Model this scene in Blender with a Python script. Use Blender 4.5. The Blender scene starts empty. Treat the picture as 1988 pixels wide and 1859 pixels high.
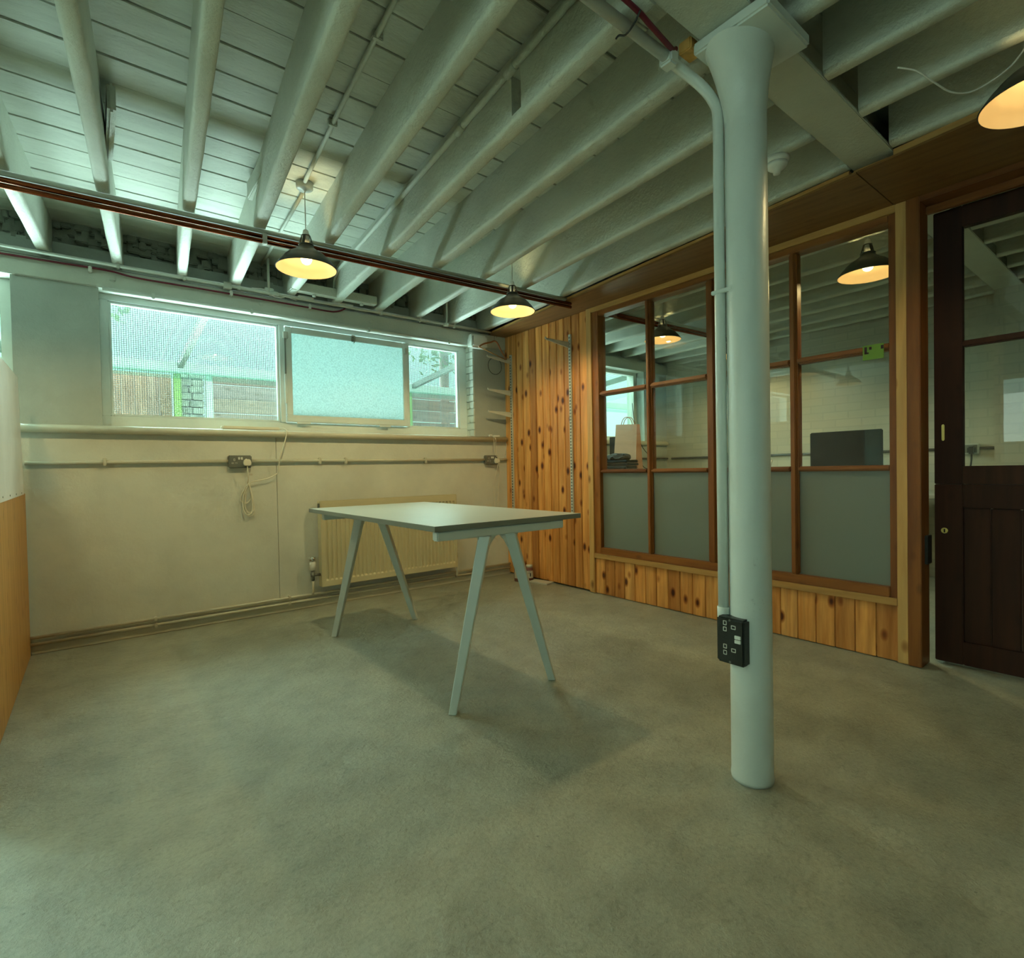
import bpy, bmesh, math, random
from mathutils import Vector, Matrix
random.seed(7)
SC = bpy.context.scene
COL = SC.collection
# ------------------------------------------------------------------ camera
def set_camera():
    F, yaw, pitch, roll = 1035.2293, math.radians(38.17087), math.radians(-1.028045), math.radians(-1.092355)
    f = Vector((math.sin(yaw)*math.cos(pitch), math.cos(yaw)*math.cos(pitch), math.sin(pitch)))
    r = Vector((math.cos(yaw), -math.sin(yaw), 0)); u = r.cross(f)
    r2 = r*math.cos(roll)+u*math.sin(roll); u2 = -r*math.sin(roll)+u*math.cos(roll)
    cd = bpy.data.cameras.new('camera'); co = bpy.data.objects.new('camera', cd); COL.objects.link(co)
    cd.sensor_fit = 'HORIZONTAL'; cd.sensor_width = 36; cd.lens = F/1988*36; cd.clip_start = .02
    m = Matrix((( r2.x, u2.x, -f.x, 0), (r2.y, u2.y, -f.y, 0), (r2.z, u2.z, -f.z, 1.0), (0, 0, 0, 1)))
    co.matrix_world = m; SC.camera = co
set_camera()
# ------------------------------------------------------------------ world, sun, exposure
SC.view_settings.view_transform = 'Standard'; SC.view_settings.look = 'None'
SC.view_settings.gamma = 1; SC.view_settings.exposure = 0.06; SC.view_settings.use_curve_mapping = False
W = bpy.data.worlds.new('overcast'); SC.world = W; W.use_nodes = True
_b = W.node_tree.nodes['Background']; _b.inputs[0].default_value = (.62, 1.0, .92, 1); _b.inputs[1].default_value = 1.5
SUN_COL, SUN_E = (.76, 1.0, .98), 40.0
sd = bpy.data.lights.new('bright_cloud', 'SUN'); sd.color = SUN_COL; sd.energy = SUN_E; sd.angle = math.radians(70)
so = bpy.data.objects.new('bright_cloud', sd); COL.objects.link(so)
so.rotation_euler = Vector((.02, -1, -.55)).to_track_quat('-Z', 'Y').to_euler()
al = bpy.data.lights.new('added_yard_uplight', 'AREA'); al.shape = 'RECTANGLE'; al.size = 5.7; al.size_y = 1.0; al.energy = 570; al.color = (.72, 1.0, 1.0); al.spread = math.radians(116)  # added light low in the yard, aimed up to brighten the ceiling
ao = bpy.data.objects.new('added_yard_uplight', al); COL.objects.link(ao); ao.location = (-.05, 5.25, .55)
ao.rotation_euler = Vector((0, -.62, .78)).to_track_quat('-Z', 'Y').to_euler()
al = bpy.data.lights.new('side_window_fill', 'AREA'); al.shape = 'RECTANGLE'; al.size = 4.4; al.size_y = .8; al.energy = 24; al.color = (.86, 1.0, .92)  # area light added outside the side window, stands in for daylight
ao = bpy.data.objects.new('side_window_fill', al); COL.objects.link(ao); ao.location = (-3.62, -.3, 1.55)
ao.rotation_euler = Vector((1, 0, .12)).to_track_quat('-Z', 'Y').to_euler()
LAMP_COL, LAMP_E, LAMP_SMOOTH = (1.0, .79, .36), 23.0, .18
SC.cycles.use_denoising = True
SC.cycles.max_bounces = 6; SC.cycles.diffuse_bounces = 3; SC.cycles.glossy_bounces = 3
SC.cycles.use_adaptive_sampling = True; SC.cycles.adaptive_threshold = .1; SC.cycles.adaptive_min_samples = 20
SC.cycles.transparent_max_bounces = 10; SC.cycles.transmission_bounces = 4
SC.cycles.caustics_reflective = False; SC.cycles.caustics_refractive = False
SC.cycles.sample_clamp_indirect = 4.0

# ------------------------------------------------------------------ materials
def srgb(r, g, b):
    return tuple(((c/255)/12.92 if c/255 <= .04045 else ((c/255+.055)/1.055)**2.4) for c in (r, g, b))+(1,)
class NT:
    def __init__(s, name):
        s.m = bpy.data.materials.new(name); s.m.use_nodes = True; s.t = s.m.node_tree
        s.p = s.t.nodes['Principled BSDF']; s.out = s.t.nodes['Material Output']
    def n(s, typ, **kw):
        nd = s.t.nodes.new(typ)
        for k, v in kw.items():
            if k.startswith('i_'): nd.inputs[k[2:].replace('_', ' ')].default_value = v
            else: setattr(nd, k, v)
        return nd
    def l(s, a, b): s.t.links.new(a, b)
    def pos(s, scale=(1, 1, 1), rnd=0.0):
        g = s.n('ShaderNodeNewGeometry'); mp = s.n('ShaderNodeMapping'); mp.inputs['Scale'].default_value = scale
        if rnd:
            oi = s.n('ShaderNodeObjectInfo'); mu = s.n('ShaderNodeMath', operation='MULTIPLY'); mu.inputs[1].default_value = rnd
            s.l(oi.outputs['Random'], mu.inputs[0]); ad = s.n('ShaderNodeVectorMath', operation='ADD')
            s.l(g.outputs['Position'], ad.inputs[0]); s.l(mu.outputs[0], ad.inputs[1]); s.l(ad.outputs[0], mp.inputs['Vector'])
        else: s.l(g.outputs['Position'], mp.inputs['Vector'])
        return mp.outputs[0]
    def noise(s, vec, scale, detail=4, rough=.55):
        n = s.n('ShaderNodeTexNoise'); n.inputs['Scale'].default_value = scale; n.inputs['Detail'].default_value = detail
        n.inputs['Roughness'].default_value = rough; s.l(vec, n.inputs['Vector']); return n.outputs['Fac']
    def ramp(s, fac, stops):
        r = s.n('ShaderNodeValToRGB'); e = r.color_ramp.elements
        while len(e) < len(stops): e.new(.5)
        for el, (p, c) in zip(e, stops): el.position = p; el.color = c
        s.l(fac, r.inputs[0]); return r.outputs[0]
    def mix(s, fac, a, b, mode='MIX'):
        m = s.n('ShaderNodeMixRGB', blend_type=mode)
        for k, v in ((0, fac), (1, a), (2, b)):
            if hasattr(v, 'node'): s.l(v, m.inputs[k])
            else: m.inputs[k].default_value = v
        return m.outputs[0]
    def bump(s, h, strength, dist=.01, chain=None):
        b = s.n('ShaderNodeBump'); b.inputs['Strength'].default_value = strength; b.inputs['Distance'].default_value = dist
        s.l(h, b.inputs['Height'])
        if chain: s.l(chain, b.inputs['Normal'])
        s.l(b.outputs[0], s.p.inputs['Normal']); return b.outputs[0]
    def base(s, c):
        if hasattr(c, 'node'): s.l(c, s.p.inputs['Base Color'])
        else: s.p.inputs['Base Color'].default_value = c
    def rough(s, r): s.p.inputs['Roughness'].default_value = r

def G(v): return (v, v, v, 1)
def plain(name, c, rough=.5, metal=0, bump=0, bscale=60, mottle=.06):
    k = NT(name); k.rough(rough); k.p.inputs['Metallic'].default_value = metal
    v = k.pos(rnd=3); f = k.noise(v, 9, 5)
    d = tuple(x*(1-mottle*2) for x in c[:3])+(1,)
    k.base(k.ramp(f, [(.3, d), (.65, c)]))
    if bump: k.bump(k.noise(v, bscale, 5), bump, .004)
    return k.m
def painted(name, c, rough, dirt=.5, bump=.35, bscale=45, aniso=(1, 1, 1)):
    k = NT(name); k.rough(rough); v = k.pos(aniso)
    big = k.noise(v, 2.2, 6, .6); fine = k.noise(v, bscale, 6, .65)
    d = tuple(x*.86 for x in c[:3])+(1,)
    c1 = k.ramp(big, [(.35, d), (.6, c)])
    spot = k.ramp(k.noise(v, 14, 8, .75), [(.27, G(.35)), (.36, G(1))])
    c2 = k.mix(dirt, c1, spot, 'MULTIPLY'); k.base(c2)
    k.bump(fine, bump, .006); return k.m
M = {}
M['floor'] = None
def floor_mat():
    k = NT('painted_concrete'); v = k.pos()
    big = k.noise(v, .9, 5, .6); mid = k.noise(v, 7, 4, .5); fine = k.noise(v, 85, 5, .65)
    c = k.ramp(big, [(.32, (.36, .375, .285, 1)), (.68, (.46, .475, .37, 1))])
    c = k.mix(1, c, k.ramp(mid, [(.30, G(.80)), (.62, G(1.03))]), 'MULTIPLY')
    c = k.mix(1, c, k.ramp(k.noise(k.pos((1, 1.8, 1)), 19, 7, .72), [(.30, G(.74)), (.46, G(1))]), 'MULTIPLY')
    vs = k.n('ShaderNodeTexVoronoi'); vs.inputs['Scale'].default_value = 9; k.l(v, vs.inputs['Vector'])
    sp = k.ramp(vs.outputs['Distance'], [(.02, G(.35)), (.04, G(1))])
    c = k.mix(.7, c, sp, 'MULTIPLY')
    scf = k.noise(k.pos((1, 2.2, 1)), 62, 3, .6)
    c = k.mix(.8, c, k.ramp(scf, [(.24, G(.30)), (.30, G(1))]), 'MULTIPLY')
    c = k.mix(1, c, k.ramp(fine, [(.32, G(.80)), (.5, G(.97)), (.68, G(1.05))]), 'MULTIPLY'); k.base(c)
    k.rough(.29); b1 = k.bump(k.noise(v, 16, 8, .72), .75, .016); k.bump(fine, .32, .005, b1); k.p.inputs['Specular IOR Level'].default_value = .8
    return k.m
M['floor'] = floor_mat()
M['joist'] = painted('joist_paint', (.66, .70, .60, 1), .42, .5, 1.0, 42)
M['board'] = painted('board_paint', (.66, .70, .60, 1), .55, .8, .9, 24, (1, 6, 1))
M['wall'] = painted('wall_paint', (.72, .74, .64, 1), .5, .25, .25, 30)
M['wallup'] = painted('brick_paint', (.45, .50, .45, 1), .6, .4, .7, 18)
M['white'] = painted('gloss_white_paint', (.70, .76, .68, 1), .3, .15, .12, 30)
M['daylit_white'] = painted('daylit_frame_paint', (.80, .89, .85, 1), .3, .12, .1, 30)  # frame white shifted to cyan: daylight on the frames put into the colour
M['pipe'] = painted('pipe_paint', (.64, .62, .48, 1), .32, .3, .2, 40)
M['steel'] = painted('steel_paint', (.60, .64, .55, 1), .4, .4, .5, 50)
M['colm'] = painted('column_paint', (.74, .80, .75, 1), .34, .35, .25, 22)
M['whiteboard'] = painted('white_board', (.86, .88, .86, 1), .45, .12, .1, 30)
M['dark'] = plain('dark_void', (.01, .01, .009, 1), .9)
M['rubble'] = painted('rough_mortar', (.30, .33, .27, 1), .9, .9, 1.0, 12)
M['table_top'] = plain('laminate_top', (.47, .50, .44, 1), .30, mottle=.02)
M['table_edge'] = plain('laminate_edge', (.20, .21, .17, 1), .4, mottle=.02)
M['table_leg'] = plain('pale_blue_grey_metal', (.62, .68, .63, 1), .38, mottle=.02)
M['black'] = plain('black_powder_coat', (.018, .022, .019, 1), .35, bump=.3, bscale=300)
M['plastic'] = plain('white_plastic', (.82, .83, .76, 1), .3, mottle=.02)
M['cream'] = plain('cream_plastic', (.80, .77, .62, 1), .35, mottle=.02)
M['greymetal'] = plain('grey_metal', (.19, .20, .17, 1), .45, .2)
M['wire'] = plain('dull_wire', (.16, .20, .20, 1), .6)
M['outwhite'] = plain('weathered_white_timber', (.78, .84, .78, 1), .7)
M['chrome'] = plain('chrome', (.55, .55, .5, 1), .18, 1)
M['galv'] = plain('silver_coat', (.62, .64, .56, 1), .35, .1)
M['copper'] = plain('copper', (.27, .075, .03, 1), .16, 1, mottle=.15)
M['red'] = plain('red_cable_sheath', (.16, .012, .03, 1), .4)
M['radiator'] = plain('radiator_enamel', (.66, .60, .38, 1), .32, mottle=.02)
M['shade'] = plain('dark_green_grey_enamel', (.035, .040, .028, 1), .35)
M['shade_in'] = plain('cream_enamel_lining', (.56, .42, .26, 1), .5, mottle=.01)
M['paper_bag'] = plain('kraft_paper', (.42, .20, .10, 1), .8, bump=.4, bscale=20)
M['cloth'] = plain('black_cloth', (.016, .018, .016, 1), .9, bump=1, bscale=40)
M['screen'] = plain('dark_screen', (.006, .010, .010, 1), .9)
M['screen'].node_tree.nodes['Principled BSDF'].inputs['Specular IOR Level'].default_value = .1
M['cablegrey'] = plain('grey_cable', (.10, .10, .09, 1), .5)
M['hangerwood'] = plain('hanger_wood', (.36, .15, .055, 1), .45)
M['brass'] = plain('brass', (.55, .40, .14, 1), .25, 1)
M['ply'] = None
def wood(name, c1, c2, knot=.5, rough=.42, axis=2, dens=1.0, rnd=37.0, knotsize=.085):
    k = NT(name); k.rough(rough); s = [16, 16, 16]; s[axis] = 1.3
    v = k.pos(tuple(s), rnd)
    g = k.noise(v, 1.6, 6, .6)
    wv = k.n('ShaderNodeTexWave', wave_type='BANDS', bands_direction='DIAGONAL'); wv.inputs['Scale'].default_value = .55
    wv.inputs['Distortion'].default_value = 9; wv.inputs['Detail'].default_value = 3; wv.inputs['Detail Scale'].default_value = .7; k.l(v, wv.inputs['Vector'])
    oi = k.n('ShaderNodeObjectInfo')
    ca = k.ramp(g, [(.3, c2), (.62, c1)])
    cb = k.mix(.28, ca, k.ramp(wv.outputs['Fac'], [(0, G(.55)), (.6, G(1))]), 'MULTIPLY')
    tint = k.ramp(oi.outputs['Random'], [(0, (.62, .50, .40, 1)), (.3, (1, .90, .76, 1)), (.55, (.80, .68, .55, 1)), (.8, (1.0, 1.0, 1.0, 1)), (1, (.74, .64, .50, 1))])
    c = k.mix(1, cb, tint, 'MULTIPLY')
    if knot:
        s2 = [11.5*dens]*3; s2[axis] = 6.2*dens
        vo = k.n('ShaderNodeTexVoronoi'); vo.inputs['Scale'].default_value = 1.0; k.l(k.pos(tuple(s2), rnd), vo.inputs['Vector'])
        kf = k.ramp(vo.outputs['Distance'], [(knotsize, (.10, .035, .014, 1)), (knotsize*1.7, (.55, .38, .24, 1)), (knotsize*2.6, G(1))])
        c = k.mix(knot, c, kf, 'MULTIPLY')
    k.base(c); k.bump(g, .15, .004); k.p.inputs['Specular IOR Level'].default_value = .3 if 'door' in name or 'ply' in name else .45; return k.m
M['pine'] = wood('knotty_pine', (.92, .48, .15, 1), (.60, .24, .052, 1), 1.0, knotsize=.105)
M['pine_dark'] = wood('stained_pine', (.33, .135, .030, 1), (.22, .075, .016, 1), .35)
M['pine_light'] = wood('light_batten_pine', (.72, .48, .20, 1), (.60, .36, .13, 1), .7, dens=.8)
M['pine_dark_y'] = wood('stained_pine_rail', (.33, .135, .030, 1), (.22, .075, .016, 1), .35, axis=1)
M['pine_light_y'] = wood('light_rail_pine', (.60, .38, .14, 1), (.50, .28, .09, 1), .7, axis=1, dens=.8)
M['door'] = wood('dark_door_wood', (.052, .017, .007, 1), (.028, .009, .004, 1), .3, .62)
M['ply'] = wood('header_plywood', (.30, .175, .070, 1), (.24, .13, .05, 1), .25, .5, 1)
M['oldply'] = wood('bare_plywood', (.90, .58, .21, 1), (.78, .46, .14, 1), .3, .45)
M['fence'] = wood('weathered_fence', (.40, .27, .22, 1), (.26, .16, .13, 1), .5, .8)
M['fence_x'] = wood('weathered_plank', (.40, .31, .29, 1), (.26, .20, .19, 1), .5, .8, 0)
M['mossy'] = plain('mossy_timber', (.24, .38, .10, 1), .8)
M['brickout'] = plain('garden_brick', (.42, .44, .38, 1), .9, bump=1, bscale=20, mottle=.3)
M['garden'] = plain('pale_paving', (.80, .82, .78, 1), .9)
M['rafter'] = plain('grey_green_rafter', (.10, .13, .10, 1), .7)
M['leaf'] = plain('leaves', (.16, .34, .08, 1), .7, mottle=.3)
M['label_green'] = plain('green_sticker', (.16, .32, .04, 1), .5)
M['label_ink'] = plain('sticker_ink', (.03, .006, .012, 1), .5)
M['amber'] = plain('brown_bottle', (.20, .07, .05, 1), .3)
M['paper'] = plain('paper_label', (.62, .58, .46, 1), .7)

def glass(name, tint, fac_lo, fac_hi):
    k = NT(name); tr = k.n('ShaderNodeBsdfTransparent'); tr.inputs[0].default_value = tint
    gl = k.n('ShaderNodeBsdfGlossy'); gl.inputs['Roughness'].default_value = 0.0
    lw = k.n('ShaderNodeLayerWeight'); lw.inputs[0].default_value = .5
    mr = k.n('ShaderNodeMapRange'); mr.inputs['From Min'].default_value = 0; mr.inputs['From Max'].default_value = 1
    pw = k.n('ShaderNodeMath', operation='POWER'); pw.inputs[1].default_value = 4.5; k.l(lw.outputs['Facing'], pw.inputs[0])
    mr.inputs['To Min'].default_value = fac_lo; mr.inputs['To Max'].default_value = fac_hi; k.l(pw.outputs[0], mr.inputs['Value'])
    mx = k.n('ShaderNodeMixShader'); k.l(mr.outputs[0], mx.inputs[0]); k.l(tr.outputs[0], mx.inputs[1]); k.l(gl.outputs[0], mx.inputs[2])
    k.l(mx.outputs[0], k.out.inputs['Surface']); return k.m
M['glass'] = glass('partition_glass', (.95, .97, .94, 1), .045, .8)
M['winglass'] = glass('window_glass', (.93, .97, .95, 1), .05, .8)
def two(name, a, b, fac, bump=None, rough=.3, gloss=.1):
    k = NT(name); d = k.n('ShaderNodeBsdfTransparent'); d.inputs[0].default_value = a
    t = k.n('ShaderNodeBsdfTranslucent'); t.inputs[0].default_value = b
    df = k.n('ShaderNodeBsdfDiffuse'); df.inputs[0].default_value = b
    m0 = k.n('ShaderNodeMixShader'); m0.inputs[0].default_value = .45; k.l(t.outputs[0], m0.inputs[1]); k.l(df.outputs[0], m0.inputs[2])
    m = k.n('ShaderNodeMixShader'); m.inputs[0].default_value = fac; k.l(d.outputs[0], m.inputs[1]); k.l(m0.outputs[0], m.inputs[2])
    g = k.n('ShaderNodeBsdfGlossy'); g.inputs['Roughness'].default_value = rough
    m2 = k.n('ShaderNodeMixShader'); m2.inputs[0].default_value = gloss; k.l(m.outputs[0], m2.inputs[1]); k.l(g.outputs[0], m2.inputs[2])
    if bump:
        v = k.pos(); vo = k.n('ShaderNodeTexVoronoi'); vo.inputs['Scale'].default_value = bump; k.l(v, vo.inputs['Vector'])
        c = k.ramp(vo.outputs['Distance'], [(0, tuple(x*1.15 for x in b[:3])+(1,)), (.8, tuple(x*.62 for x in b[:3])+(1,))])
        k.l(c, t.inputs[0]); bb = k.n('ShaderNodeBump'); bb.inputs['Strength'].default_value = .8; k.l(vo.outputs['Distance'], bb.inputs['Height'])
        for q in (t, df, g): k.l(bb.outputs[0], q.inputs['Normal'])
    k.l(m2.outputs[0], k.out.inputs['Surface']); return k.m
M['frost'] = two('frosted_glass', G(1), (.30, .35, .30, 1), 1.0, None, .35, .10)
M['obscure'] = two('obscured_glass', (.85, 1, .95, 1), (.34, .42, .40, 1), .72, 90, .3, .04)
M['canopy'] = two('corrugated_plastic', (.80, .95, .90, 1), (.30, .40, .36, 1), .12, None, .4, .03)
def bulb_mat():
    k = NT('glowing_bulb'); e = k.n('ShaderNodeEmission'); e.inputs[0].default_value = (1, .80, .42, 1); e.inputs[1].default_value = 3.0
    t = k.n('ShaderNodeBsdfTransparent'); a = k.n('ShaderNodeAddShader'); k.l(e.outputs[0], a.inputs[0]); k.l(t.outputs[0], a.inputs[1])
    k.l(a.outputs[0], k.out.inputs['Surface']); return k.m
M['bulb'] = bulb_mat()

# ------------------------------------------------------------------ geometry helpers
def bx(bm, x0, x1, y0, y1, z0, z1, bev=0, rot=None, mat=0):
    c = Vector(((x0+x1)/2, (y0+y1)/2, (z0+z1)/2)); m = Matrix.Translation(c)
    if rot: m = m @ rot
    m = m @ Matrix.Diagonal((abs(x1-x0), abs(y1-y0), abs(z1-z0), 1))
    g = bmesh.ops.create_cube(bm, size=1, matrix=m)
    if mat:
        for fc in {f for v in g['verts'] for f in v.link_faces}: fc.material_index = mat
    if bev:
        es = {e for v in g['verts'] for e in v.link_edges}
        bmesh.ops.bevel(bm, geom=list(es), offset=bev, segments=2, affect='EDGES', clamp_overlap=True)
    return bm
def box(*a, **k): return bx(bmesh.new(), *a, **k)
def tb(bm, pts, r, seg=10, cap=True, r1=None):
    pts = [Vector(p) for p in pts]; rings = []; prev = None
    for i, p in enumerate(pts):
        t = (pts[min(i+1, len(pts)-1)]-pts[max(i-1, 0)]).normalized()
        if prev is None:
            a = t.orthogonal().normalized()
        else:
            a = (prev-t*prev.dot(t)).normalized()
        prev = a; b = t.cross(a); rr = r if r1 is None else r+(r1-r)*i/(len(pts)-1)
        rings.append([bm.verts.new(p+(a*math.cos(2*math.pi*k/seg)+b*math.sin(2*math.pi*k/seg))*rr) for k in range(seg)])
    for A, B in zip(rings, rings[1:]):
        for k in range(seg):
            f = bm.faces.new((A[k], A[(k+1) % seg], B[(k+1) % seg], B[k])); f.smooth = True
    if cap: bm.faces.new(rings[0][::-1]); bm.faces.new(rings[-1])
    return bm
def tube(pts, r, **k): return tb(bmesh.new(), pts, r, **k)
def curve(pts, n=6):
    P = [Vector(p) for p in pts]; out = []
    for i in range(len(P)-1):
        p0 = P[max(i-1, 0)]; p1 = P[i]; p2 = P[i+1]; p3 = P[min(i+2, len(P)-1)]
        for k in range(n):
            t = k/n
            out.append(.5*((2*p1)+(p2-p0)*t+(2*p0-5*p1+4*p2-p3)*t*t+(-p0+3*p1-3*p2+p3)*t**3))
    out.append(P[-1]); return out
def lt(bm, prof, c=(0, 0, 0), seg=32, smooth=True):
    rings = []
    for r, z in prof: rings.append([bm.verts.new((c[0]+r*math.cos(2*math.pi*k/seg), c[1]+r*math.sin(2*math.pi*k/seg), c[2]+z)) for k in range(seg)])
    for A, B in zip(rings, rings[1:]):
        for k in range(seg):
            f = bm.faces.new((A[k], A[(k+1) % seg], B[(k+1) % seg], B[k])); f.smooth = smooth
    for R, fl in ((rings[0], 1), (rings[-1], 0)):
        if prof[0 if fl else -1][0] > 1e-4: bm.faces.new(R[::-1] if fl else R)
    return bm
def lathe(*a, **k): return lt(bmesh.new(), *a, **k)
def prism(bm, poly, h0, h1, ax=2):
    def V(p, h):
        q = list(p); q.insert(ax, h); return bm.verts.new(q)
    A = [V(p, h0) for p in poly]; B = [V(p, h1) for p in poly]
    n = len(poly); bm.faces.new(A); bm.faces.new(B)
    for i in range(n): bm.faces.new((A[i], A[(i+1) % n], B[(i+1) % n], B[i]))
    bmesh.ops.recalc_face_normals(bm, faces=bm.faces); return bm
def obj(name, bm, mat, parent=None, keep=False, mats=None):
    """link bm (world coordinates) as one mesh object; origin at its middle; child of parent when given"""
    bmesh.ops.recalc_face_normals(bm, faces=bm.faces)
    if not keep:
        lo = Vector([min(v.co[i] for v in bm.verts) for i in range(3)]); hi = Vector([max(v.co[i] for v in bm.verts) for i in range(3)])
        c = (lo+hi)/2; bmesh.ops.translate(bm, verts=bm.verts, vec=-c)
    else: c = Vector((0, 0, 0))
    me = bpy.data.meshes.new(name); bm.to_mesh(me); bm.free()
    for m in (mats or [mat]): me.materials.append(M[m] if isinstance(m, str) else m)
    o = bpy.data.objects.new(name, me); COL.objects.link(o)
    o.location = c
    if parent is not None:
        o.parent = parent; o.location = c-wloc(parent)
    return o
def wloc(o):
    l = o.location.copy()
    while o.parent: o = o.parent; l += o.location
    return l
def tag(o, label, cat, group=None, kind=None):
    o['label'] = label; o['category'] = cat
    if group: o['group'] = group
    if kind: o['kind'] = kind
    return o
def thing(name, loc, label, cat, group=None):
    o = bpy.data.objects.new(name, None); o.empty_display_size = .05; COL.objects.link(o); o.location = loc
    return tag(o, label, cat, group)
def struct(o, label=None):
    o['kind'] = 'structure'
    if label: o['label'] = label
    return o
def sroot(name, loc=(0, 0, 0), label=None):
    o = bpy.data.objects.new(name, None); COL.objects.link(o); o.location = loc; return struct(o, label)
def copy_tree(o, parent=None):
    c = o.copy(); COL.objects.link(c)
    if parent is not None: c.parent = parent
    for ch in list(o.children): copy_tree(ch, c)
    return c

D, P = 4.08, 3.14          # window wall plane, partition plane
# ------------------------------------------------------------------ floor and shell
struct(obj('floor', box(-3.2, 6.0, -3.0, 4.30, -.12, 0), 'floor'), 'grey-green painted concrete floor with scuffs')
wb = sroot('wall_back', (0, D, 0), 'window wall, cream below the sill and white painted brick above')
b = box(-3.2, 1.044, D, 4.34, 0, 1.268); obj('wall_panel', b, 'wall', wb)
obj('wall_panel', box(1.047, P+.10, D, 4.34, 0, 1.268), 'wall', wb)
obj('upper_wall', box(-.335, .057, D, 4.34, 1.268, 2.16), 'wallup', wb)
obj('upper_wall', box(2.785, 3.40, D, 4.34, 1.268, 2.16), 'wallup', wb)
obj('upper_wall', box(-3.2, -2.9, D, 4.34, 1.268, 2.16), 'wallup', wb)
obj('wall_head', box(-3.2, 6.0, D+.08, 4.34, 2.16, 2.40), 'wallup', wb)
bm = bmesh.new()     # rough crumbling strip of masonry between joist ends
n = 220
for i in range(n):
    x = -1.2+i*.032
    for j in range(4):
        z = 2.385+j*.036
        pass
        w_ = random.uniform(.03, .075); bx(bm, x, x+w_, 4.185+random.uniform(-.03, .03), 4.25, z+random.uniform(-.01, .01), z+.037+random.uniform(0, .02), .006)
obj('crumbling_masonry', bm, 'rubble', wb)['kind'] = 'stuff'
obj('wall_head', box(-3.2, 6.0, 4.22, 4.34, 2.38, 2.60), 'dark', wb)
for k in range(13):    # bricks of the window reveal, right side
    z = 1.31+k*.0655
    for q in range(1 if k % 2 else 2):
        y0, y1 = (D+.001, D+.123) if k % 2 else ((D+.001, D+.062) if q == 0 else (D+.066, D+.123))
        obj('brick', box(2.772+random.uniform(-.001, .002), 2.80, y0, y1, z, z+.061, .003), 'white', wb)
# next room part of the window wall
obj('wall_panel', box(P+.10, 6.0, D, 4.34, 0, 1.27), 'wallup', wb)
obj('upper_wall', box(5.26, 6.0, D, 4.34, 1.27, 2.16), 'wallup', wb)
wl = sroot('wall_left', (-3.25, 0, 0), 'left wall of the room, out of the picture')
for a in ((-3.0, 4.3, 0, 1.2), (-3.0, 4.3, 2.15, 2.6), (-3.0, -2.5, 1.2, 2.15), (1.9, 4.3, 1.2, 2.15)): obj('wall_panel', box(-3.3, -3.2, *a), 'wall', wl)
w5 = sroot('window_5', (-3.25, -.3, 1.2), 'side window out of the picture')
for a in ((-2.5, 1.9, 1.2, 1.25), (-2.5, 1.9, 2.10, 2.15), (-2.5, -2.45, 1.25, 2.10), (1.85, 1.9, 1.25, 2.10), (-1.05, -1.0, 1.25, 2.10), (.40, .45, 1.25, 2.10)): obj('window_frame', box(-3.29, -3.22, *a, .003), 'white', w5)
obj('pane', box(-3.262, -3.258, -2.48, 1.88, 1.22, 2.13), 'winglass', w5)
struct(obj('wall_front', box(-3.3, 6.0, -3.1, -3.0, 0, 2.6), 'wall'))
wr = sroot('wall_far_right', (5.75, 1, 0), 'white painted brick wall of the neighbouring room')
def brick_mat():
    k = NT('painted_brickwork'); v = k.pos(); sx = k.n('ShaderNodeSeparateXYZ'); k.l(v, sx.inputs[0]); cb = k.n('ShaderNodeCombineXYZ')
    k.l(sx.outputs['Y'], cb.inputs[0]); k.l(sx.outputs['Z'], cb.inputs[1]); br = k.n('ShaderNodeTexBrick')
    br.inputs['Scale'].default_value = 1; br.inputs['Brick Width'].default_value = .225; br.inputs['Row Height'].default_value = .075; br.inputs['Mortar Size'].default_value = .006
    br.inputs['Color1'].default_value = (.58, .56, .44, 1); br.inputs['Color2'].default_value = (.52, .51, .41, 1); br.inputs['Mortar'].default_value = (.50, .49, .39, 1)
    k.l(cb.outputs[0], br.inputs['Vector']); k.base(br.outputs['Color']); k.rough(.7); k.bump(br.outputs['Fac'], -.4, .006); return k.m
M['farbrick'] = brick_mat()
obj('brick_face', box(5.70, 5.85, -3.0, 4.3, 0, 2.6), 'farbrick', wr)
obj('wall_pier', box(5.45, 5.72, -.4, .93, 0, 2.6), 'farbrick', wr)

# ------------------------------------------------------------------ ceiling boards
ceil = sroot('ceiling', (0, 0, 2.53), 'white painted ceiling boards between the joists')
obj('void_above', box(-3.2, 6.0, -3.0, 4.30, 2.575, 2.60), 'dark', ceil)
k = 0; y = 2.12-.157*33
while y < 4.22:
    gap = random.choice([.002, .003, .0045, .007, .009]); dz = random.uniform(-.003, .003)
    y1 = min(y+.157, 4.22)
    if y < 1.5 < y1:      # the board with the ragged slot beside a joist
        obj('board', box(-3.2, 1.61, y+gap/2, y1-gap/2, 2.53+dz, 2.555, .002), 'board', ceil)
        obj('board', box(1.672, 6.0, y+gap/2, y1-gap/2, 2.53+dz, 2.555, .002), 'board', ceil)
    else:
        obj('board', box(-3.2, 6.0, y+gap/2, y1-gap/2, 2.53+dz, 2.555, .002), 'board', ceil)
    y += .157
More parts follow.
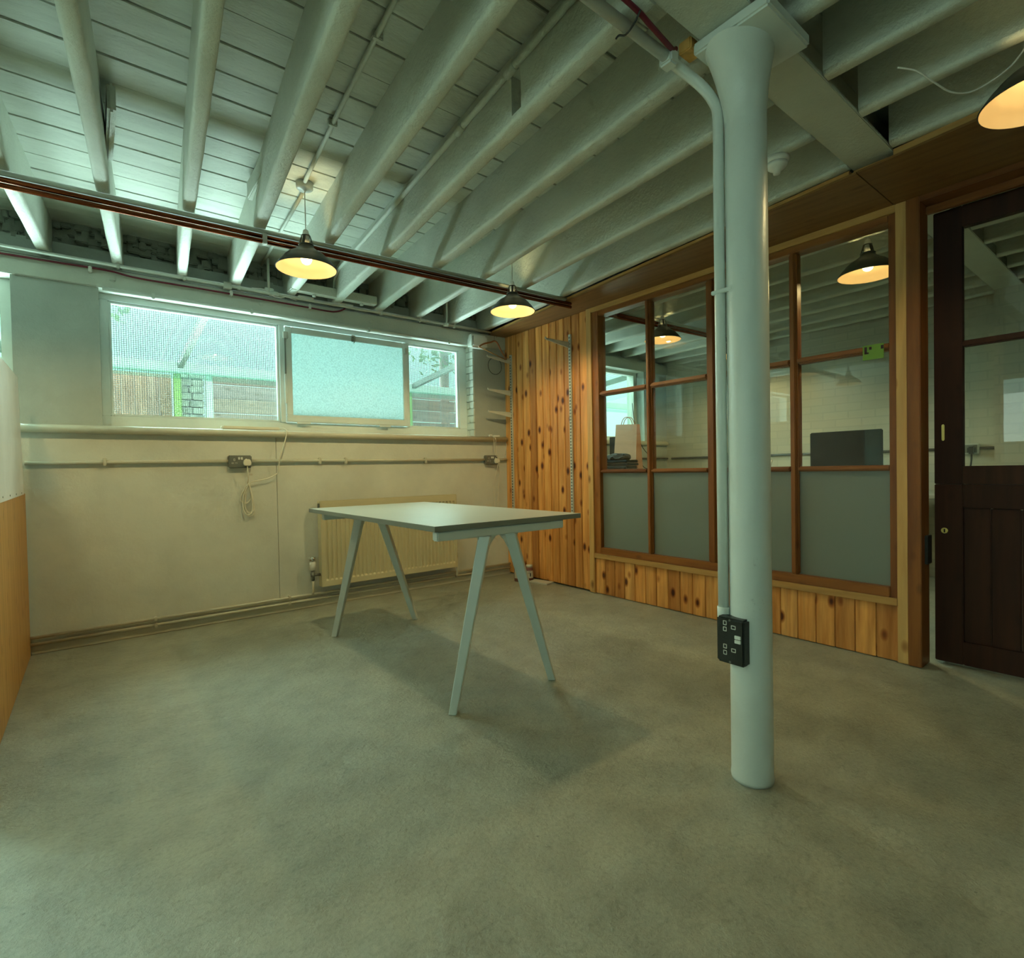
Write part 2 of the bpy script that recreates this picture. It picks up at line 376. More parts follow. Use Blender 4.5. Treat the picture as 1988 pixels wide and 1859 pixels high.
# ------------------------------------------------------------------ joists
def joist(x0, x1, ya, yb, w, z0=2.292, z1=2.532, seed=0, cut=None):
    rnd = random.Random(seed); bm = bmesh.new(); n = 34; rings = []
    prof = [(-w/2, z1), (-w/2, z0+.014), (-w/2+.004, z0+.004), (-w/2+.013, z0), (w/2-.013, z0), (w/2-.004, z0+.004), (w/2, z0+.014), (w/2, z1)]
    ph = rnd.random()*6
    for i in range(n+1):
        t = i/n; y = ya+(yb-ya)*t; x = x0+(x1-x0)*t+.002*math.sin(t*9+ph)
        j = [rnd.uniform(-.0009, .0009) for _ in range(4)]
        rings.append([bm.verts.new((x+p+j[0]*(1 if z < z1 else 0), y, z+(j[1]+.002*math.sin(t*13+ph) if z < z1-.1 else 0))) for p, z in prof])
    for A, B in zip(rings, rings[1:]):
        for q in range(8): f = bm.faces.new((A[q], A[(q+1) % 8], B[(q+1) % 8], B[q])); f.smooth = 0 < q < 6
    bm.faces.new(rings[0]); bm.faces.new(rings[-1][::-1]); bmesh.ops.recalc_face_normals(bm, faces=bm.faces)
    if cut:
        me = bpy.data.meshes.new('t'); bm.to_mesh(me); bm.free(); o = bpy.data.objects.new('t', me); COL.objects.link(o); cs = []
        for c in cut:
            cm = bpy.data.meshes.new('c'); cb = box(*c); cb.to_mesh(cm); cb.free(); co = bpy.data.objects.new('c', cm); COL.objects.link(co); cs.append(co)
            md = o.modifiers.new('b', 'BOOLEAN'); md.operation = 'DIFFERENCE'; md.object = co; md.solver = 'EXACT'
        dg = bpy.context.evaluated_depsgraph_get(); bm = bmesh.new(); bm.from_object(o, dg)
        for q in cs+[o]: bpy.data.objects.remove(q)
    return bm
JN = 'white painted ceiling joists on the window side of the steel beam'
far = [(-1.55, .06), (-1.21, .06), (-.87, .06), (-.53, .06), (-.187, .06), (.155, .054), (.492, .055), (.808, .065), (1.172, .060), (1.505, .068), (1.845, .070), (2.20, .058), (2.545, .055), (2.905, .06),
       (3.26, .06), (3.60, .06), (3.94, .06), (4.28, .06), (4.62, .06), (4.96, .06), (5.30, .06), (5.62, .06)]
ORD = ['first', 'second', 'third', 'fourth', 'fifth', 'sixth', 'seventh', 'eighth', 'ninth', 'tenth', 'eleventh', 'twelfth', 'thirteenth']
JL = {-.187: 'leftmost white joist in view, running over the left end of the window', .155: 'white joist beside the small broken cleat, second from the left', .492: 'third white joist from the left, crossing above the wide window pane',
      .808: 'white joist just left of the nearer pendant with a cleat on its side', 1.172: 'white joist just right of the nearer pendant lamp', 1.505: 'white joist with a cut mortise hole in its side',
      1.845: 'white joist with the ragged dark slot above it', 2.20: 'white joist passing left of the second pendant lamp', 2.545: 'white joist passing right of the second pendant lamp', 2.905: 'white joist that the plywood header is fixed under'}
for i, (x, w) in enumerate(far):
    sk = .080 if x < 3 else .03
    cut = None
    xa = x-sk*(4.16-.93)
    if x == 1.505: cut = [(1.20, 1.345, 1.505, 1.565, 2.315, 2.465)]
    o = obj('ceiling_joist', joist(xa, x+.008, .93, 4.18, w, seed=i, cut=cut), 'joist')
    tag(o, JL.get(x, ('%s joist of the neighbouring room, counted from the partition' % ORD[sum(1 for q in far if 3 < q[0] < x)]) if x > 3 else ('%s joist out beyond the left edge, counted from the leftmost in view' % ORD[sum(1 for q in far if x < q[0] < -.2)])), 'joist', JN if -.2 < x < 3 else ('ceiling joists in the neighbouring room' if x > 3 else 'ceiling joists beyond the left edge'))
near = [-1.2, -.88, -.56, -.24, .08, .39, .71, 1.03, 1.35, 1.67, 1.99, 2.297, 2.62, 2.95, 3.28, 3.6, 3.93, 4.25, 4.58, 4.9, 5.25]
NL = {1.67: 'white joist on the near side of the steel beam, above the column', 1.99: 'dim white joist just right of the column head', 2.297: 'dim white joist with a cable hanging below it', 2.62: 'dim white joist over the door header'}
for i, x in enumerate(near):
    o = obj('ceiling_joist', joist(x, x, -3.0, .765, .055, seed=50+i, z0=2.300), 'joist')
    tag(o, NL.get(x, ('%s joist on the near side of the steel beam beyond the door' % ORD[sum(1 for q in near if 2.8 < q < x)]) if x > 2.8 else ('%s joist over the camera, counted leftward from the column' % ORD[sum(1 for q in near if x < q < 1.6)])), 'joist', 'ceiling joists on the near side of the steel beam' if x < 2.8 else 'near side joists beyond the partition')
# cleats on joists
tag(obj('timber_cleat', box(.665, .70, 2.60, 3.02, 2.42, 2.51, .006), 'joist'), 'white painted timber cleat on the joist left of the nearer pendant', 'cleat')
tag(obj('timber_cleat', box(.080, .108, 2.55, 2.98, 2.40, 2.51, .01), 'joist'), 'broken white timber cleat on the second joist from the left', 'cleat')

# steel beam
sb = thing('steel_beam', (1.6, .85, 2.30), 'white painted steel beam spanning over the cast iron column', 'beam')
obj('flange', box(-3.2, 6.0, .768, .932, 2.300, 2.314, .003), 'steel', sb); obj('web', box(-3.2, 6.0, .843, .857, 2.314, 2.50), 'steel', sb)
obj('flange', box(-3.2, 6.0, .768, .932, 2.50, 2.514), 'steel', sb)
# lintel beam of the window wall
lb = thing('window_lintel', (1.3, D, 2.13), 'grey-white painted steel lintel with bolt heads above the window', 'beam')
obj('lintel_face', box(-3.2, 6.0, 4.063, 4.20, 2.145, 2.262, .004), 'steel', lb)
obj('lintel_ledge', box(-3.2, 6.0, 4.13, 4.22, 2.262, 2.30, .004), 'steel', lb)
obj('lintel_ledge', box(-3.2, 6.0, 4.165, 4.23, 2.30, 2.39, .012), 'steel', lb)
for x in (.126, .967, 1.497, 1.784, 2.72): obj('bolt_head', box(x-.014, x+.014, 4.050, 4.066, 2.19, 2.216, .005), 'steel', lb)
# ------------------------------------------------------------------ sill and skirting
b = box(-.32, P-.02, 4.045, 4.21, 1.262, 1.310, .0); 
b2 = tb(b, [(-.32, 4.045, 1.286), (P-.02, 4.045, 1.286)], .024, 16)
struct(obj('trim_1', b, 'pipe'), 'round nosed cream painted window sill running the whole wall')
struct(obj('baseboard_back', box(-.30, P, 4.052, D, 0, .088, .004), 'pipe'), 'painted skirting under the heating pipes')
# ------------------------------------------------------------------ window 1
YF = D+.112      # front plane of frame
w1 = sroot('window_1', (1.4, YF, 1.31), 'three-part white painted window with obscured centre casement')
def frame4(x0, x1, z0, z1, t, y0, y1, mat, par, name, tb_=None, tt=None, bev=.003):
    tbm = tb_ or t; ttp = tt or t
    obj(name, box(x0, x0+t, y0, y1, z0, z1, bev), mat, par); obj(name, box(x1-t, x1, y0, y1, z0, z1, bev), mat, par)
    obj(name, box(x0+t, x1-t, y0, y1, z0, z0+tbm, bev), mat, par); obj(name, box(x0+t, x1-t, y0, y1, z1-ttp, z1, bev), mat, par)
obj('outer_frame', box(.057, 2.785, YF, YF+.07, 1.31, 1.385, .003), 'daylit_white', w1)
obj('outer_frame', box(.057, 2.785, YF, YF+.07, 2.108, 2.165, .003), 'daylit_white', w1)
obj('outer_frame', box(.057, .103, YF, YF+.07, 1.385, 2.108, .003), 'daylit_white', w1)
obj('outer_frame', box(2.695, 2.785, YF, YF+.07, 1.385, 2.108, .003), 'daylit_white', w1)
obj('mullion', box(1.115, 1.150, YF-.012, YF+.07, 1.385, 2.108, .003), 'daylit_white', w1)
obj('mullion', box(2.150, 2.176, YF-.012, YF+.07, 1.385, 2.108, .003), 'daylit_white', w1)
def bead(x0, x1, z0, z1):
    frame4(x0, x1, z0, z1, .014, YF+.014, YF+.05, 'daylit_white', w1, 'glazing_bead')
bead(.103, 1.115, 1.385, 2.108); bead(2.176, 2.695, 1.385, 2.108)
obj('pane', box(.110, 1.108, YF+.030, YF+.034, 1.392, 2.10), 'winglass', w1)
obj('pane', box(2.182, 2.690, YF+.030, YF+.034, 1.392, 2.10), 'winglass', w1)
cs = obj('casement', box(1.152, 2.148, YF-.035, YF-.002, 1.388, 1.44, .004), 'daylit_white', w1)
cb = bmesh.new(); bx(cb, 1.152, 1.196, YF-.035, YF-.002, 1.44, 2.098, .004); bx(cb, 2.108, 2.148, YF-.035, YF-.002, 1.44, 2.098, .004); bx(cb, 1.196, 2.108, YF-.035, YF-.002, 2.052, 2.098, .004)
obj('casement', cb, 'daylit_white', w1)
obj('obscured_pane', box(1.193, 2.112, YF-.022, YF-.016, 1.436, 2.056), 'obscure', w1)
for zz in (2.00, 1.98): pass
obj('stay_bracket', box(1.132, 1.168, YF-.055, YF-.03, 2.005, 2.052, .003), 'galv', w1); obj('stay_bracket', box(2.120, 2.146, YF-.055, YF-.03, 2.005, 2.052, .003), 'galv', w1)
obj('stay_arm', box(1.142, 1.150, YF-.045, YF-.037, 1.74, 2.02, .001), 'greymetal', w1)
obj('stay_arm', box(1.137, 1.151, YF-.052, YF-.038, 1.52, 1.74, .003), 'daylit_white', w1)
lch = obj('fastener', box(1.655, 1.685, YF-.05, YF-.03, 2.045, 2.098, .004), 'chrome', w1); obj('fastener_lever', box(1.664, 1.672, YF-.07, YF-.05, 2.03, 2.085, .002), 'chrome', lch)
for x in (1.27, 1.93): obj('hinge', box(x-.05, x+.05, YF-.042, YF-.030, 1.374, 1.390, .002), 'daylit_white', w1)
bm = bmesh.new(); x = .105
while x < 2.69:
    bx(bm, x-.0012, x+.0012, YF+.060, YF+.0624, 1.385, 2.108); x += .0127
z = 1.39
while z < 2.108:
    bx(bm, .103, 2.695, YF+.062, YF+.0644, z-.0012, z+.0012); z += .0127
obj('wire_mesh', bm, 'wire', w1)['kind'] = 'stuff'
# window 2 : mostly outside the frame at far left, window 3 in the neighbouring room
def simple_window(name, x0, x1, label, mull):
    r = sroot(name, ((x0+x1)/2, YF, 1.31), label)
    frame4(x0, x1, 1.31, 2.165, .055, YF, YF+.07, 'white', r, 'outer_frame')
    for m_ in mull: obj('mullion', box(m_-.03, m_+.03, YF-.01, YF+.07, 1.365, 2.11, .003), 'white', r)
    obj('pane', box(x0+.05, x1-.05, YF+.03, YF+.034, 1.36, 2.115), 'winglass', r)
simple_window('window_2', -2.9, -.335, 'second white window at the far left end of the wall', [-1.05, -1.95])
simple_window('window_3', 3.40, 5.26, 'white framed window of the neighbouring room', [4.56])
struct(obj('trim_2', box(P+.1, 5.7, 4.045, 4.21, 1.262, 1.310, .012), 'pipe'), 'white sill in the neighbouring room')

# ------------------------------------------------------------------ partition
wp = sroot('wall_right', (P, 2, 0), 'knotty pine clad partition wall')
obj('stud_backing', box(P+.028, P+.10, 2.95, 4.08, 0, 2.272), 'dark', wp)
obj('stud_backing', box(P+.028, P+.10, .85, 2.95, 0, .285), 'dark', wp)
n = 12; e = [4.08-(4.08-2.985)*i/n for i in range(n+1)]
for i in range(n):
    jig = random.uniform(-.004, .004) if 0 < i < n else 0
    obj('plank', box(P+random.uniform(0, .0015), P+.026, e[i+1]+.0018, e[i]-.0018, .012, 2.262, .004), 'pine', wp)
n = 21
for i in range(n):
    a0 = .897+(2.932-.897)*i/n; a1 = .897+(2.932-.897)*(i+1)/n
    obj('plank', box(P+random.uniform(0, .0015), P+.026, a0+.0013, a1-.0013, .004, .285, .003), 'pine', wp)
obj('batten', box(P-.016, P+.026, 2.932, 2.985, .004, 2.262, .002), 'pine_light', wp)
obj('batten', box(P-.016, P+.026, .852, .897, .004, 2.262, .002), 'pine_light', wp)
obj('batten', box(P-.016, P+.026, .897, 2.932, 2.226, 2.262, .002), 'pine_light_y', wp)
obj('batten', box(P-.018, P+.030, .897, 2.932, .285, .322, .002), 'pine_light_y', wp)
struct(obj('wall_right_near', box(P, P+.1, -3.0, -.12, 0, 2.30), 'ply'))
w4 = sroot('window_4', (P+.03, 1.9, .33), 'twelve-pane glazed screen in stained pine, frosted bottom row')
GX = P+.030
obj('jamb', box(P-.004, P+.085, 2.868, 2.932, .322, 2.226, .003), 'pine_dark', w4)
obj('jamb', box(P-.004, P+.085, .897, .930, .322, 2.226, .003), 'pine_dark', w4)
obj('head', box(P-.004, P+.085, .930, 2.868, 2.190, 2.226, .003), 'pine_dark_y', w4)
obj('sill_rail', box(P-.010, P+.085, .930, 2.868, .322, .372, .004), 'pine_dark_y', w4)
def moulded(y0, y1, z0, z1, ax):
    bm = bmesh.new(); bx(bm, P+.012, P+.07, y0, y1, z0, z1, .006)
    if ax == 'z': bx(bm, P+.000, P+.02, y0+(y1-y0)*.22, y1-(y1-y0)*.22, z0, z1, .004)
    else: bx(bm, P+.000, P+.02, y0, y1, z0+(z1-z0)*.22, z1-(z1-z0)*.22, .004)
    return bm
MU = [(2.384, 2.428), (1.874, 1.945), (1.376, 1.420)]
for a0, a1 in MU: obj('mullion', moulded(a0, a1, .372, 2.190, 'z'), 'pine_dark', w4)
cells = [(2.428, 2.868), (1.945, 2.384), (1.420, 1.874), (.930, 1.376)]
RZ = [(1.563, 1.598), (.957, .986)]
for a0, a1 in cells:
    for z0, z1 in RZ: obj('glazing_bar', moulded(a0, a1, z0, z1, 'y'), 'pine_dark_y', w4)
    obj('glass_pane', box(GX, GX+.004, a0-.004, a1+.004, 1.590, 2.194), 'glass', w4)
    obj('glass_pane', box(GX, GX+.004, a0-.004, a1+.004, .98, 1.570), 'glass', w4)
    obj('frosted_pane', box(GX, GX+.005, a0-.004, a1+.004, .368, .964), 'frost', w4)
# door frame and stable door
d1 = sroot('door_1', (P, .4, 0), 'dark stained stable door, glazed above and boarded below')
obj('door_post', box(P-.020, P+.105, .797, .852, .003, 2.262, .003), 'pine_dark', d1)
obj('door_post', box(P-.020, P+.105, -.12, -.06, .003, 2.262, .003), 'pine_dark', d1)
obj('door_head', box(P-.020, P+.105, -.06, .797, 2.235, 2.262, .003), 'pine_dark_y', d1)
obj('door_stop', box(P+.075, P+.10, -.06, .797, 2.200, 2.235, .003), 'pine_dark_y', d1)
DX = 3.285; dw = 'door'
def leaf(name, z0, z1):
    return obj(name, box(DX, DX+.045, .675, .785, z0, z1, .003), dw, d1)
up = leaf('upper_leaf', .888, 2.215); lo = leaf('lower_leaf', .012, .8865)
for par, z0, z1 in ((up, .888, 2.215), (lo, .012, .8865)):
    obj('hinge_stile', box(DX, DX+.045, -.05, .06, z0, z1, .003), dw, par)
obj('top_rail', box(DX, DX+.045, .06, .675, 2.115, 2.215, .003), dw, up); obj('lock_rail', box(DX, DX+.045, .06, .675, .888, .975, .003), dw, up)
obj('glazing_bar', box(DX+.002, DX+.04, .06, .675, 1.545, 1.575, .005), dw, up)
obj('door_glass', box(DX+.02, DX+.024, .055, .68, .97, 1.55), 'glass', up); obj('door_glass', box(DX+.02, DX+.024, .055, .68, 1.57, 2.12), 'glass', up)
obj('top_rail', box(DX, DX+.045, .06, .675, .775, .8865, .003), dw, lo); obj('bottom_rail', box(DX, DX+.045, .06, .675, .012, .125, .003), dw, lo)
for i in range(6):
    a0 = .06+.1025*i; obj('plank', box(DX+.010, DX+.030, a0+.001, a0+.1015, .125, .775, .004), dw, lo)
es = bmesh.new(); tb(es, [(DX-.005, .745, .660), (DX+.002, .745, .660)], .014, 16); obj('escutcheon', es, 'brass', lo)
obj('keyhole', box(DX-.007, DX-.003, .742, .748, .650, .668, .001), 'dark', lo)
obj('night_latch', box(DX-.012, DX+.002, .742, .754, 1.10, 1.18, .003), 'brass', up)
obj('bolt_plate', box(P+.03, P+.10, .785, .797, .50, .64, .002), 'black', d1)

# header
hd = sroot('trim_3', (2.9, 2, 2.26), 'plywood soffit and pine strip at the top of the partition')
prism_pts = lambda a, b_: [(2.955, 4.07), (2.655, a), (P+.0, a), (P+.0, 4.07)]
def ex(y): return 2.955+(y-4.07)*.0945
hb = prism(bmesh.new(), [(ex(4.07), 4.07), (ex(.905), .905), (P+.02, .905), (P+.02, 4.07)], 2.262, 2.272); obj('soffit_sheet', hb, 'ply', hd)
hb = prism(bmesh.new(), [(ex(.900), .900), (ex(-.9), -.9), (P+.02, -.9), (P+.02, .900)], 2.262, 2.272); obj('soffit_sheet', hb, 'ply', hd)
hb = prism(bmesh.new(), [(ex(4.07)+.006, 4.07), (ex(.935)+.006, .935), (ex(.935)+.05, .935), (ex(4.07)+.05, 4.07)], 2.2722, 2.291); obj('edge_strip', hb, 'pine_light_y', hd)
hb = prism(bmesh.new(), [(ex(.765)+.006, .765), (ex(-.9)+.006, -.9), (ex(-.9)+.05, -.9), (ex(.765)+.05, .765)], 2.2722, 2.299); obj('edge_strip', hb, 'pine_light_y', hd)
obj('edge_block', box(2.70, 2.75, .80, .93, 2.2722, 2.2995), 'pine_light_y', hd)
obj('upper_infill', box(P+.02, P+.09, -3, .765, 2.272, 2.53), 'board', hd); obj('upper_infill', box(P+.02, P+.09, .935, 4.07, 2.272, 2.53), 'board', hd)

# ------------------------------------------------------------------ column
CX, CY = 1.634, .863
cl = thing('cast_iron_column', (CX, CY, 0), 'round cast iron column painted pale grey-green', 'column')
obj('shaft', lathe([(.0625, 0), (.0645, .012), (.0625, .03), (.062, 1.0), (.0615, 2.12), (.0605, 2.20), (.0605, 2.264)], (CX, CY, 0), 48), 'colm', cl)
obj('capital_plate', box(1.487, 1.742, .715, .950, 2.262, 2.2995, .006), 'colm', cl)
rb = bmesh.new(); rings = []
for q in range(13):
    z = 2.03+.234*q/12; t_ = (q/12)**2.1
    rings.append([rb.verts.new((CX-.040*t_+(.0605+.062*t_)*math.cos(a*math.pi/18), CY-.006*t_+(.0605+.030*t_)*math.sin(a*math.pi/18), z)) for a in range(36)])
for A, B in zip(rings, rings[1:]):
    for a in range(36): f_ = rb.faces.new((A[a], A[(a+1) % 36], B[(a+1) % 36], B[a])); f_.smooth = True
obj('capital_flare', rb, 'colm', cl)
# conduit on the column and overhead
cc = thing('column_conduit', (1.598, .938, .5), 'white conduit bent over the column and down to the black socket box', 'conduit')
kx, ky = 1.592, .931
obj('pipe', tube([(kx, ky, .52), (kx, ky, 1.2)]+curve([(kx, ky, 1.9), (kx, ky, 2.10), (kx-.003, ky+.012, 2.16), (kx-.022, ky+.04, 2.215), (kx-.06, ky+.065, 2.250), (kx-.11, ky+.078, 2.268), (kx-.15, 1.008, 2.270)], 8), .0165, seg=20), 'colm', cc)
obj('pipe', tube([(kx-.13, 1.008, 2.270), (-3.1, 1.008, 2.270)], .0165, seg=20), 'colm', cc)
obj('inspection_elbow', box(1.425, 1.468, .985, 1.032, 2.246, 2.290, .006), 'colm', cc)
obj('coupler', tube([(kx, ky, .50), (kx, ky, .545)], .0195, seg=20), 'colm', cc)
sbm = bmesh.new(); bx(sbm, kx-.020, kx-.006, ky-.052, ky+.020, 1.545, 1.557, .002); tb(sbm, [(kx-.019, ky-.047, 1.551), (kx-.012, ky-.047, 1.551)], .010, 14)
obj('saddle_clip', sbm, 'colm', cc)
# the socket box
qs = thing('double_socket', (1.56, .885, .38), 'black vertical twin socket box mounted low on the cast iron column', 'socket')
bx_ = box(1.545, 1.590, .838, .930, .380, .524, .006); obj('housing', bx_, 'black', qs)
def surround(y, z, w, h):
    o = bmesh.new()
    for (a, b_, c, d_) in ((y-w/2, y+w/2, z+h/2-.0022, z+h/2), (y-w/2, y+w/2, z-h/2, z-h/2+.0022), (y-w/2, y-w/2+.0022, z-h/2, z+h/2), (y+w/2-.0022, y+w/2, z-h/2, z+h/2)): bx(o, 1.543, 1.546, a, b_, c, d_, .0008)
    return o
for (y, z, w, h) in ((.900, .5075, .012, .014), (.900, .488, .012, .014), (.872, .498, .015, .012), (.900, .434, .012, .014), (.900, .4145, .012, .014), (.872, .4265, .015, .012)):
    obj('pin_shutter', surround(y, z, w, h), 'plastic', qs)
for z in (.4695, .4565): obj('switch', box(1.542, 1.546, .848, .868, z-.0055, z+.0055, .001), 'plastic', qs)
for z in (.518, .388): obj('screw', tube([(1.5435, .884, z), (1.5455, .884, z)], .0035, seg=10), 'greymetal', qs)
# ------------------------------------------------------------------ pendants
def pendant(x, y, zr=2.08, zc=2.53, label='', group=None, R=.1525, rose=True, power=1.0):
    t = thing('pendant_lamp', (x, y, zr), label, 'lamp', group)
    cr = [(R, 0), (R-.010, .017), (R-.024, .036), (R-.032, .042), (R-.042, .056), (R-.062, .074), (R-.088, .089), (.050, .101), (.040, .109), (.036, .122)]
    ins = [(a-.0025, z-.0015) for a, z in cr]
    o = bmesh.new(); lt(o, cr+[], (x, y, zr), 48); 
    for f in [f for f in o.faces if len(f.verts) > 8]: o.faces.remove(f)
    obj('shade', o, 'shade', t)
    o = bmesh.new(); lt(o, ins, (x, y, zr), 48)
    for f in [f for f in o.faces if len(f.verts) > 8]: o.faces.remove(f)
    obj('shade_lining', o, 'shade_in', t)
    rim = bmesh.new(); tb(rim, [(x+(R-.001)*math.cos(a*math.pi/24), y+(R-.001)*math.sin(a*math.pi/24), zr+.001) for a in range(49)], .0022, 6, cap=False); obj('rim', rim, 'shade', t)
    ns = bmesh.new(); tb(ns, [(x+.0365*math.cos(a*math.pi/12), y+.0365*math.sin(a*math.pi/12), zr+.123) for a in range(25)], .003, 6, cap=False); obj('collar', ns, 'shade', t); ns = bmesh.new()
    tb(ns, [(x+.021*math.cos(a*math.pi/12), y+.021*math.sin(a*math.pi/12), zr+.172) for a in range(25)], .003, 6, cap=False); obj('collar', ns, 'shade', t)
    for a in range(4):
        c, s = math.cos(a*math.pi/2+.9), math.sin(a*math.pi/2+.9); rb = bmesh.new(); side = Vector((-s, c, 0))*.006
        p0 = Vector((x+.0365*c, y+.0365*s, zr+.122)); p1 = Vector((x+.021*c, y+.021*s, zr+.172)); ou = Vector((c, s, 0))*.002
        vs = [rb.verts.new(p) for p in (p0-side-ou, p0+side-ou, p1+side-ou, p1-side-ou, p0-side+ou, p0+side+ou, p1+side+ou, p1-side+ou)]
        for q in ((0, 1, 2, 3), (7, 6, 5, 4), (0, 4, 5, 1), (1, 5, 6, 2), (2, 6, 7, 3), (3, 7, 4, 0)): rb.faces.new([vs[i] for i in q])
        obj('cage_rib', rb, 'shade', t)
    obj('lamp_holder', lathe([(.0, .115), (.017, .115), (.018, .15), (.020, .178), (.016, .185), (.013, .200), (.008, .205), (.0, .206)], (x, y, zr), 20), 'plastic', t)
    obj('bulb', lathe([(0, .022), (.012, .024), (.022, .031), (.028, .045), (.029, .055), (.026, .070), (.018, .088), (.013, .10), (.013, .116), (0, .117)], (x, y, zr), 24), 'bulb', t)
    obj('flex', tube([(x, y, zr+.20), (x, y, zc-.035)], .0028, seg=8), 'plastic', t)
    if rose: obj('ceiling_rose', lathe([(0, -.046), (.006, -.046), (.010, -.040), (.036, -.036), (.042, -.030), (.044, 0), (0, 0)], (x, y, zc), 28), 'plastic', t)
    ld = bpy.data.lights.new('lamp_light', 'POINT'); ld.energy = LAMP_E*power; ld.color = LAMP_COL; ld.shadow_soft_size = .024; ld.use_nodes = True
    nt = ld.node_tree; em = nt.nodes['Emission']; fo = nt.nodes.new('ShaderNodeLightFalloff'); fo.inputs['Strength'].default_value = 1; fo.inputs['Smooth'].default_value = LAMP_SMOOTH
    nt.links.new(fo.outputs['Quadratic'], em.inputs['Strength'])
    lo_ = bpy.data.objects.new('lamp_light', ld); COL.objects.link(lo_); lo_.parent = t; lo_.location = (0, 0, .05)
    return t
GP = 'green-grey enamel pendant lamps'
pendant(.918, 2.89, label='lit green-grey pendant lamp in front of the window, hung nearest on the left', group=GP)
pendant(2.29, 2.87, zc=2.49, power=1.25, label='lit green-grey pendant lamp near the pine cladding in the corner', group=GP)
pendant(2.26, .27, zc=2.50, power=.5, label='lit pendant lamp cut off by the top right edge above the door', group=GP)
GN = 'pendant lamps in the neighbouring room'
pendant(3.86, 2.79, power=.72, label='pendant lamp behind the glass beside the copper pipes', group=GN)
pendant(5.00, 2.84, power=.72, label='pendant lamp behind the glass, mostly hidden by the column', group=GN)
pendant(3.54, 1.15, power=.72, label='large lit pendant lamp behind the top pane next to the door', group=GN)
for x, y, lab in ((-.45, 2.89, 'pendant lamp left of the picture, reflected nearer in the door pane'), (-1.82, 2.89, 'pendant lamp left of the picture, reflected farther in the door pane')):
    pendant(x, y, power=.55, label=lab, group='pendant lamps out of the picture')

# ------------------------------------------------------------------ table
tt = thing('trestle_table', (1.46, 2.6, 0), 'grey laminate table on pale blue-grey A-frame trestles', 'table')
o = obj('table_top', box(1.055, 1.870, 1.840, 3.400, .757, .780, .001), 'table_top', tt, mats=['table_edge', 'table_top'])
for pl in o.data.polygons: pl.material_index = 1 if abs(pl.normal.z) > .9 and pl.center.z > 0 else 0
def trestle(y, x0, x1, s):
    ob = obj('trestle_bar', box(x0, x1, y-.020, y+.020, .717, .7565, .004), 'table_leg', tt)
    for fx, tx in ((1.140, 1.318), (1.690, 1.455)):
        bm = bmesh.new(); w0, w1 = .019, .029
        pts = []
        for (xx, zz, w) in ((fx, 0, w0), (tx, .718, w1)):
            for dx, dy in ((-1.25, 0), (0, -1.25), (1.25, 0), (0, 1.25)): pts.append(bm.verts.new((xx+dx*w, y+dy*w, zz)))
        for q in range(4): bm.faces.new((pts[q], pts[(q+1) % 4], pts[4+(q+1) % 4], pts[4+q]))
        bm.faces.new(pts[:4][::-1]); bm.faces.new(pts[4:]); bmesh.ops.bevel(bm, geom=list(bm.edges), offset=.003, segments=1, affect='EDGES')
        obj('leg', bm, 'table_leg', tt)
        sg = 1 if tx > fx else -1
        bk = bmesh.new(); prism(bk, [(tx+sg*.020, .719), (tx+sg*.062, .719), (tx+sg*.034, .690), (tx+sg*.012, .655)], y-.004, y+.004, 1)
        obj('gusset', bk, 'table_leg', tt); bk = bmesh.new(); prism(bk, [(tx-sg*.030, .719), (tx-sg*.045, .719), (tx-sg*.034, .700)], y-.004, y+.004, 1)
        obj('gusset', bk, 'table_leg', tt)
trestle(1.872, 1.072, 1.765, 1); trestle(3.235, 1.085, 1.775, -1)

# ------------------------------------------------------------------ radiator
rd = thing('radiator', (1.9, 4.0, .14), 'cream ribbed panel radiator on the wall behind the table', 'radiator')
bm = bmesh.new(); x0, x1 = 1.325, 2.495; yf = 3.975; n = 34; pitch = (x1-x0-.03)/n; xs = []
for i in range(n):
    a = x0+.015+i*pitch; xs += [(a, 0), (a+pitch*.28, 0), (a+pitch*.42, .011), (a+pitch*.86, .011)]
xs = [(x0, 0)]+xs+[(x1-.015, 0), (x1, 0)]
zs = [.155, .195, .207, .725, .737, .790]
grid = [[bm.verts.new((x, yf+(d if 2 <= j <= 3 else 0), z)) for x, d in xs] for j, z in enumerate(zs)]
for j in range(len(zs)-1):
    for i in range(len(xs)-1): bm.faces.new((grid[j][i], grid[j][i+1], grid[j+1][i+1], grid[j+1][i]))
bx(bm, x0, x1, yf+.012, yf+.020, .155, .790)
obj('front_panel', bm, 'radiator', rd)
obj('side_cover', box(x0-.008, x0+.002, yf-.001, 4.045, .152, .792, .003), 'radiator', rd); obj('side_cover', box(x1-.002, x1+.008, yf-.001, 4.045, .152, .792, .003), 'radiator', rd)
obj('back_panel', box(x0+.01, x1-.01, 4.035, 4.045, .155, .785), 'radiator', rd)
bm = bmesh.new()
for i in range(60): a = x0+.004+i*(x1-x0-.008)/60; bx(bm, a, a+.010, yf+.006, 4.04, .783, .792)
obj('top_grille', bm, 'radiator', rd)
obj('valve_body', lathe([(.012, 0), (.012, .03), (.016, .032), (.016, .052), (.012, .055), (.012, .075)], (1.262, 4.01, .205), 14), 'greymetal', rd)
obj('valve_tail', tube([(1.262, 4.01, .245), (1.325, 4.01, .245)], .010, seg=12), 'greymetal', rd)
vh = obj('valve_head', lathe([(.011, 0), (.021, .004), (.022, .06), (.016, .068), (.0, .070)], (1.262, 4.01, .280), 20), 'plastic', rd)
obj('valve_cap', lathe([(.020, 0), (.023, .008), (.018, .030), (0, .034)], (1.262, 4.01, .350), 16), 'chrome', rd)
obj('feed_pipe', tube([(1.262, 4.01, .21), (1.262, 4.01, .12), (1.262, 4.025, .10)], .0085, seg=12), 'pipe', rd)
